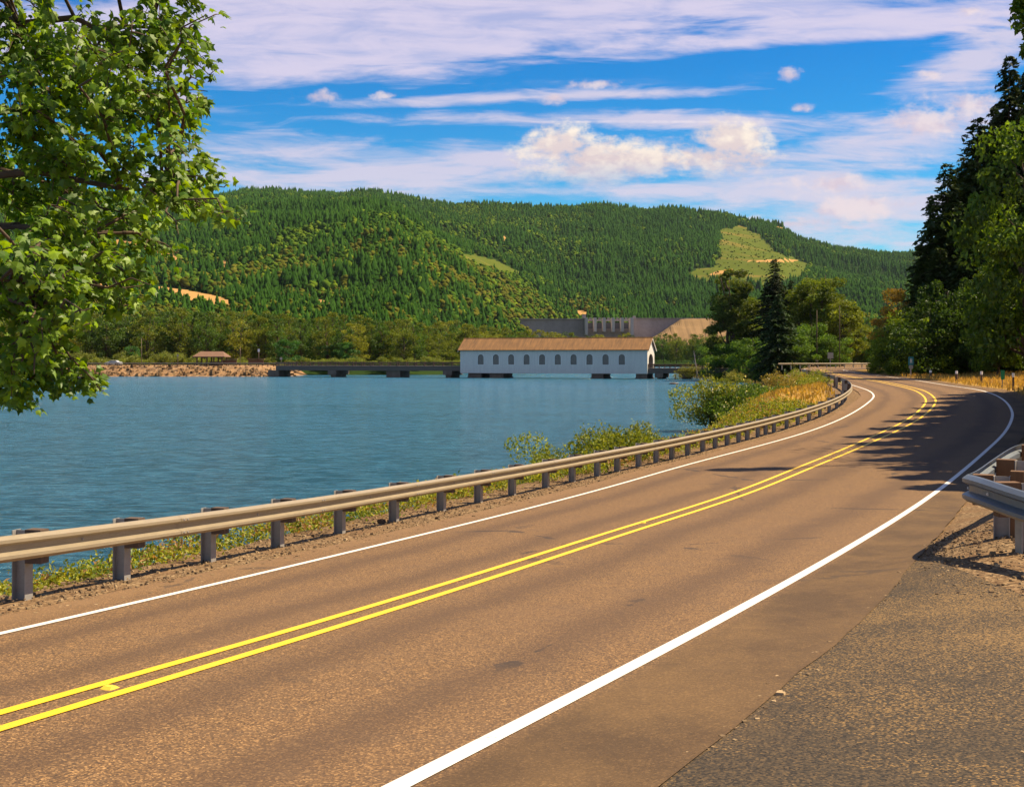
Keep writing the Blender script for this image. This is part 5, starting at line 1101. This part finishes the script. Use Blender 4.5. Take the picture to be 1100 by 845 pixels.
# ------------------------------------------------------------------ sky, sun, air, camera
SUN_EL, SUN_AZ = R(56), math.atan2(.97, .12)               # azimuth from +Y towards +X
wd = bpy.data.worlds.new('World'); S.world = wd; wd.use_nodes = True; t = NT(wd.node_tree); bg = wd.node_tree.nodes['Background']
sky = t.n('ShaderNodeTexSky', sky_type='NISHITA', sun_disc=False, sun_elevation=SUN_EL, sun_rotation=SUN_AZ, altitude=300., air_density=1.0, dust_density=.3, ozone_density=3.)
SKY_K = .075
def sky_clouds():
    g = t.n('ShaderNodeTexCoord').outputs['Generated']; sp = t.n('ShaderNodeSeparateXYZ'); t.l(g, sp.inputs[0]); x, y, z = sp.outputs
    yy = t.math('MAXIMUM', t.math('ABSOLUTE', y), .12); u = t.math('DIVIDE', x, yy); v = t.math('DIVIDE', z, yy)
    cb = t.n('ShaderNodeCombineXYZ'); t.l(u, cb.inputs[0]); t.l(v, cb.inputs[1]); uv = cb.outputs[0]
    hs = t.n('ShaderNodeHueSaturation'); hs.inputs['Saturation'].default_value = 1.5; t.l(sky.outputs[0], hs.inputs['Color'])
    base = t.mix(1., hs.outputs[0], (.50, .95, .98), 'MULTIPLY')
    base = t.mix(t.mapr(v, .02, .30, 0., 1.), base, t.mix(1., base, (.03, .78, .95), 'MULTIPLY'))
    base = t.mix(t.mapr(v, .33, .60, 0., 1., True), base, t.mix(1., sky.outputs[0], (1.12, .90, .92), 'MULTIPLY'))
    base = t.mix(t.mapr(y, .12, -.1, 0., 1., True), base, t.mix(1., sky.outputs[0], (1.12, .92, .9), 'MULTIPLY'))
    U = lambda p: (p - CX) / F
    Vv = lambda p: (CY - p) / F
    def ell(px_, py_, a, b_, k=0.):
        du = t.math('MULTIPLY', t.math('SUBTRACT', u, U(px_)), F / a); dv = t.math('SUBTRACT', v, Vv(py_))
        dv = t.math('MULTIPLY', t.math('SUBTRACT', dv, t.math('MULTIPLY', t.math('SUBTRACT', u, U(px_)), k)), F / b_)
        r = t.math('SQRT', t.math('ADD', t.math('MULTIPLY', du, du), t.math('MULTIPLY', dv, dv))); return t.math('SUBTRACT', 1., r)
    def union(L):
        o = L[0]
        for q in L[1:]: o = t.math('MAXIMUM', o, q)
        return o
    # thin high veils: stretched noise
    streak = t.noise(t.mapping(uv, (3.2, 26., 1), (0, 0, .06)), 1.6, 7, .62, dist=.5); wisp = t.noise(t.mapping(uv, (9., 46., 1), (0, 0, .12)), 1.3, 6, .65, dist=.8)
    veil_m = union([ell(430, 25, 420, 62, .03), ell(800, -8, 330, 46, .02), ell(960, 22, 300, 22, .10), ell(180, 40, 240, 62)])
    low_m = union([ell(400, 185, 330, 42), ell(900, 215, 300, 78, .0), ell(560, 105, 300, 9, .03), ell(640, 128, 300, 12), ell(300, 165, 200, 30), ell(1060, 60, 130, 50, .5), ell(980, 150, 260, 40, .1), ell(650, 205, 280, 18)])
    veil = t.mapr(t.math('ADD', t.math('MULTIPLY', veil_m, 1.15), t.math('MULTIPLY', t.math('SUBTRACT', streak, .5), 1.9)), -.02, .5, 0, .92, True)
    low = t.mapr(t.math('ADD', t.math('MULTIPLY', low_m, .62), t.math('MULTIPLY', t.math('SUBTRACT', t.math('ADD', t.math('MULTIPLY', streak, .55), t.math('MULTIPLY', wisp, .45)), .5), 2.2)), .0, .55, 0, .82, True)
    gen = t.mapr(t.math('ADD', t.math('MULTIPLY', streak, .6), t.math('MULTIPLY', wisp, .4)), .52, .78, 0, .22, True)
    c = t.mix(gen, base, (4.93, 4.93, 5.89))
    veil = t.math('MULTIPLY', veil, t.mapr(t.math('ADD', t.math('MULTIPLY', streak, .5), t.math('MULTIPLY', wisp, .5)), .36, .58, .62, 1., True))
    c = t.mix(veil, c, (5.22, 4.73, 5.97)); c = t.mix(low, c, (5.45, 4.85, 5.74))
    trail = t.math('MULTIPLY', t.mapr(ell(690, 131, 175, 2.2), 0, .8, 0, .75, True), t.mapr(t.noise(t.mapping(uv, (60, 20, 1)), 1., 3), .35, .6)); c = t.mix(trail, c, (6.11, 5.51, 6.11))
    # cumulus: round noise against ellipses, top lit
    def cum_n(off):
        q = t.mapping(uv, (1, 1.35, 1), (0, 0, 0), off); return t.math('ADD', t.math('MULTIPLY', t.noise(q, 17., 7, .56), .75), t.math('MULTIPLY', t.noise(q, 46., 5, .6), .25))
    n0 = cum_n((0, 0, 0)); n1 = cum_n((.008, .012, 0))
    cm = union([ell(598, 158, 52, 30), ell(640, 172, 80, 28), ell(745, 172, 92, 26), ell(782, 152, 48, 24), ell(700, 174, 80, 26), ell(625, 184, 80, 18)])
    cm2 = union([ell(1000, 132, 80, 26), ell(1040, 112, 60, 22), ell(900, 197, 80, 20), ell(348, 104, 34, 11), ell(414, 103, 24, 9), ell(596, 107, 26, 11), ell(643, 91, 48, 8, .05), ell(1000, 80, 26, 9), ell(846, 80, 20, 10), ell(862, 116, 22, 9), ell(1040, 12, 30, 11), ell(200, 105, 30, 14), ell(930, 222, 120, 26), ell(850, 240, 90, 14)])
    nz = t.math('ADD', t.math('MULTIPLY', t.math('SUBTRACT', n0, .5), 2.7), t.math('MULTIPLY', t.math('SUBTRACT', t.noise(t.mapping(uv, (1, 1.6, 1)), 95., 5, .65), .5), 1.3))
    d2 = t.math('MULTIPLY', t.mapr(t.math('ADD', cm2, nz), .2, 1.0, 0, 1, True), .8); d1 = t.mapr(t.math('ADD', cm, nz), -.12, .72, 0, 1, True)
    lit = t.mapr(t.math('SUBTRACT', n0, n1), -.07, .07, 0, 1, True)
    c = t.mix(d2, c, t.mix(lit, (5.31, 4.24, 4.75), (6.44, 5.37, 5.42)))
    hgt = t.mapr(v, Vv(192), Vv(142), 0, 1)
    soft = t.mapr(v, Vv(205), Vv(172), .25, 1.)
    c = t.mix(t.math('MULTIPLY', d1, soft), c, t.mix(t.math('ADD', t.math('MULTIPLY', lit, .62), t.math('MULTIPLY', hgt, .38)), (4.97, 4.07, 4.41), (7.34, 6.44, 5.54)))
    return c
t.l(sky_clouds(), bg.inputs[0]); bg.inputs[1].default_value = SKY_K
ld = bpy.data.lights.new('sun', 'SUN'); ld.energy = 5.; ld.angle = R(.5); ld.color = (1., .80, .52); so = bpy.data.objects.new('sun', ld); COL.objects.link(so)
dv = Vector((math.sin(SUN_AZ) * math.cos(SUN_EL), math.cos(SUN_AZ) * math.cos(SUN_EL), math.sin(SUN_EL))); so.rotation_euler = dv.to_track_quat('Z', 'Y').to_euler(); so.location = (30, 10, 60)
HAZE = True
if HAZE:
    b = MB(); b.box((-4200, -520, -16), (5200, 6900, 900)); hz = b.build('haze', None); m = bpy.data.materials.new('haze_air'); m.use_nodes = True; t2 = NT(m.node_tree); m.node_tree.nodes.remove(m.node_tree.nodes['Principled BSDF'])
    pv = t2.n('ShaderNodeVolumePrincipled'); pv.inputs['Density'].default_value = .000013; pv.inputs['Color'].default_value = (.62, .78, 1., 1); pv.inputs['Anisotropy'].default_value = .1; t2.l(pv.outputs[0], m.node_tree.nodes['Material Output'].inputs['Volume']); hz.data.materials.append(m); hz['kind'] = 'stuff'; hz['label'] = 'thin blue summer haze over the lake and mountains'; hz['category'] = 'haze'
cam = bpy.data.cameras.new('camera'); co = bpy.data.objects.new('camera', cam); COL.objects.link(co); co.location = (0, 0, 0); co.rotation_euler = (R(90), 0, 0)
cam.sensor_width = 36.; cam.lens = 36. * F / 1100.; cam.shift_y = -(422.5 - CY) / 1100.; cam.clip_start = .1; cam.clip_end = 30000; S.camera = co
vs = S.view_settings; S.display_settings.display_device = 'sRGB'; vs.view_transform = 'Standard'; vs.look = 'None'; vs.exposure = .92; vs.gamma = 1.; vs.use_curve_mapping = False
S.cycles.max_bounces = 8; S.cycles.transparent_max_bounces = 8; S.cycles.volume_bounces = 0
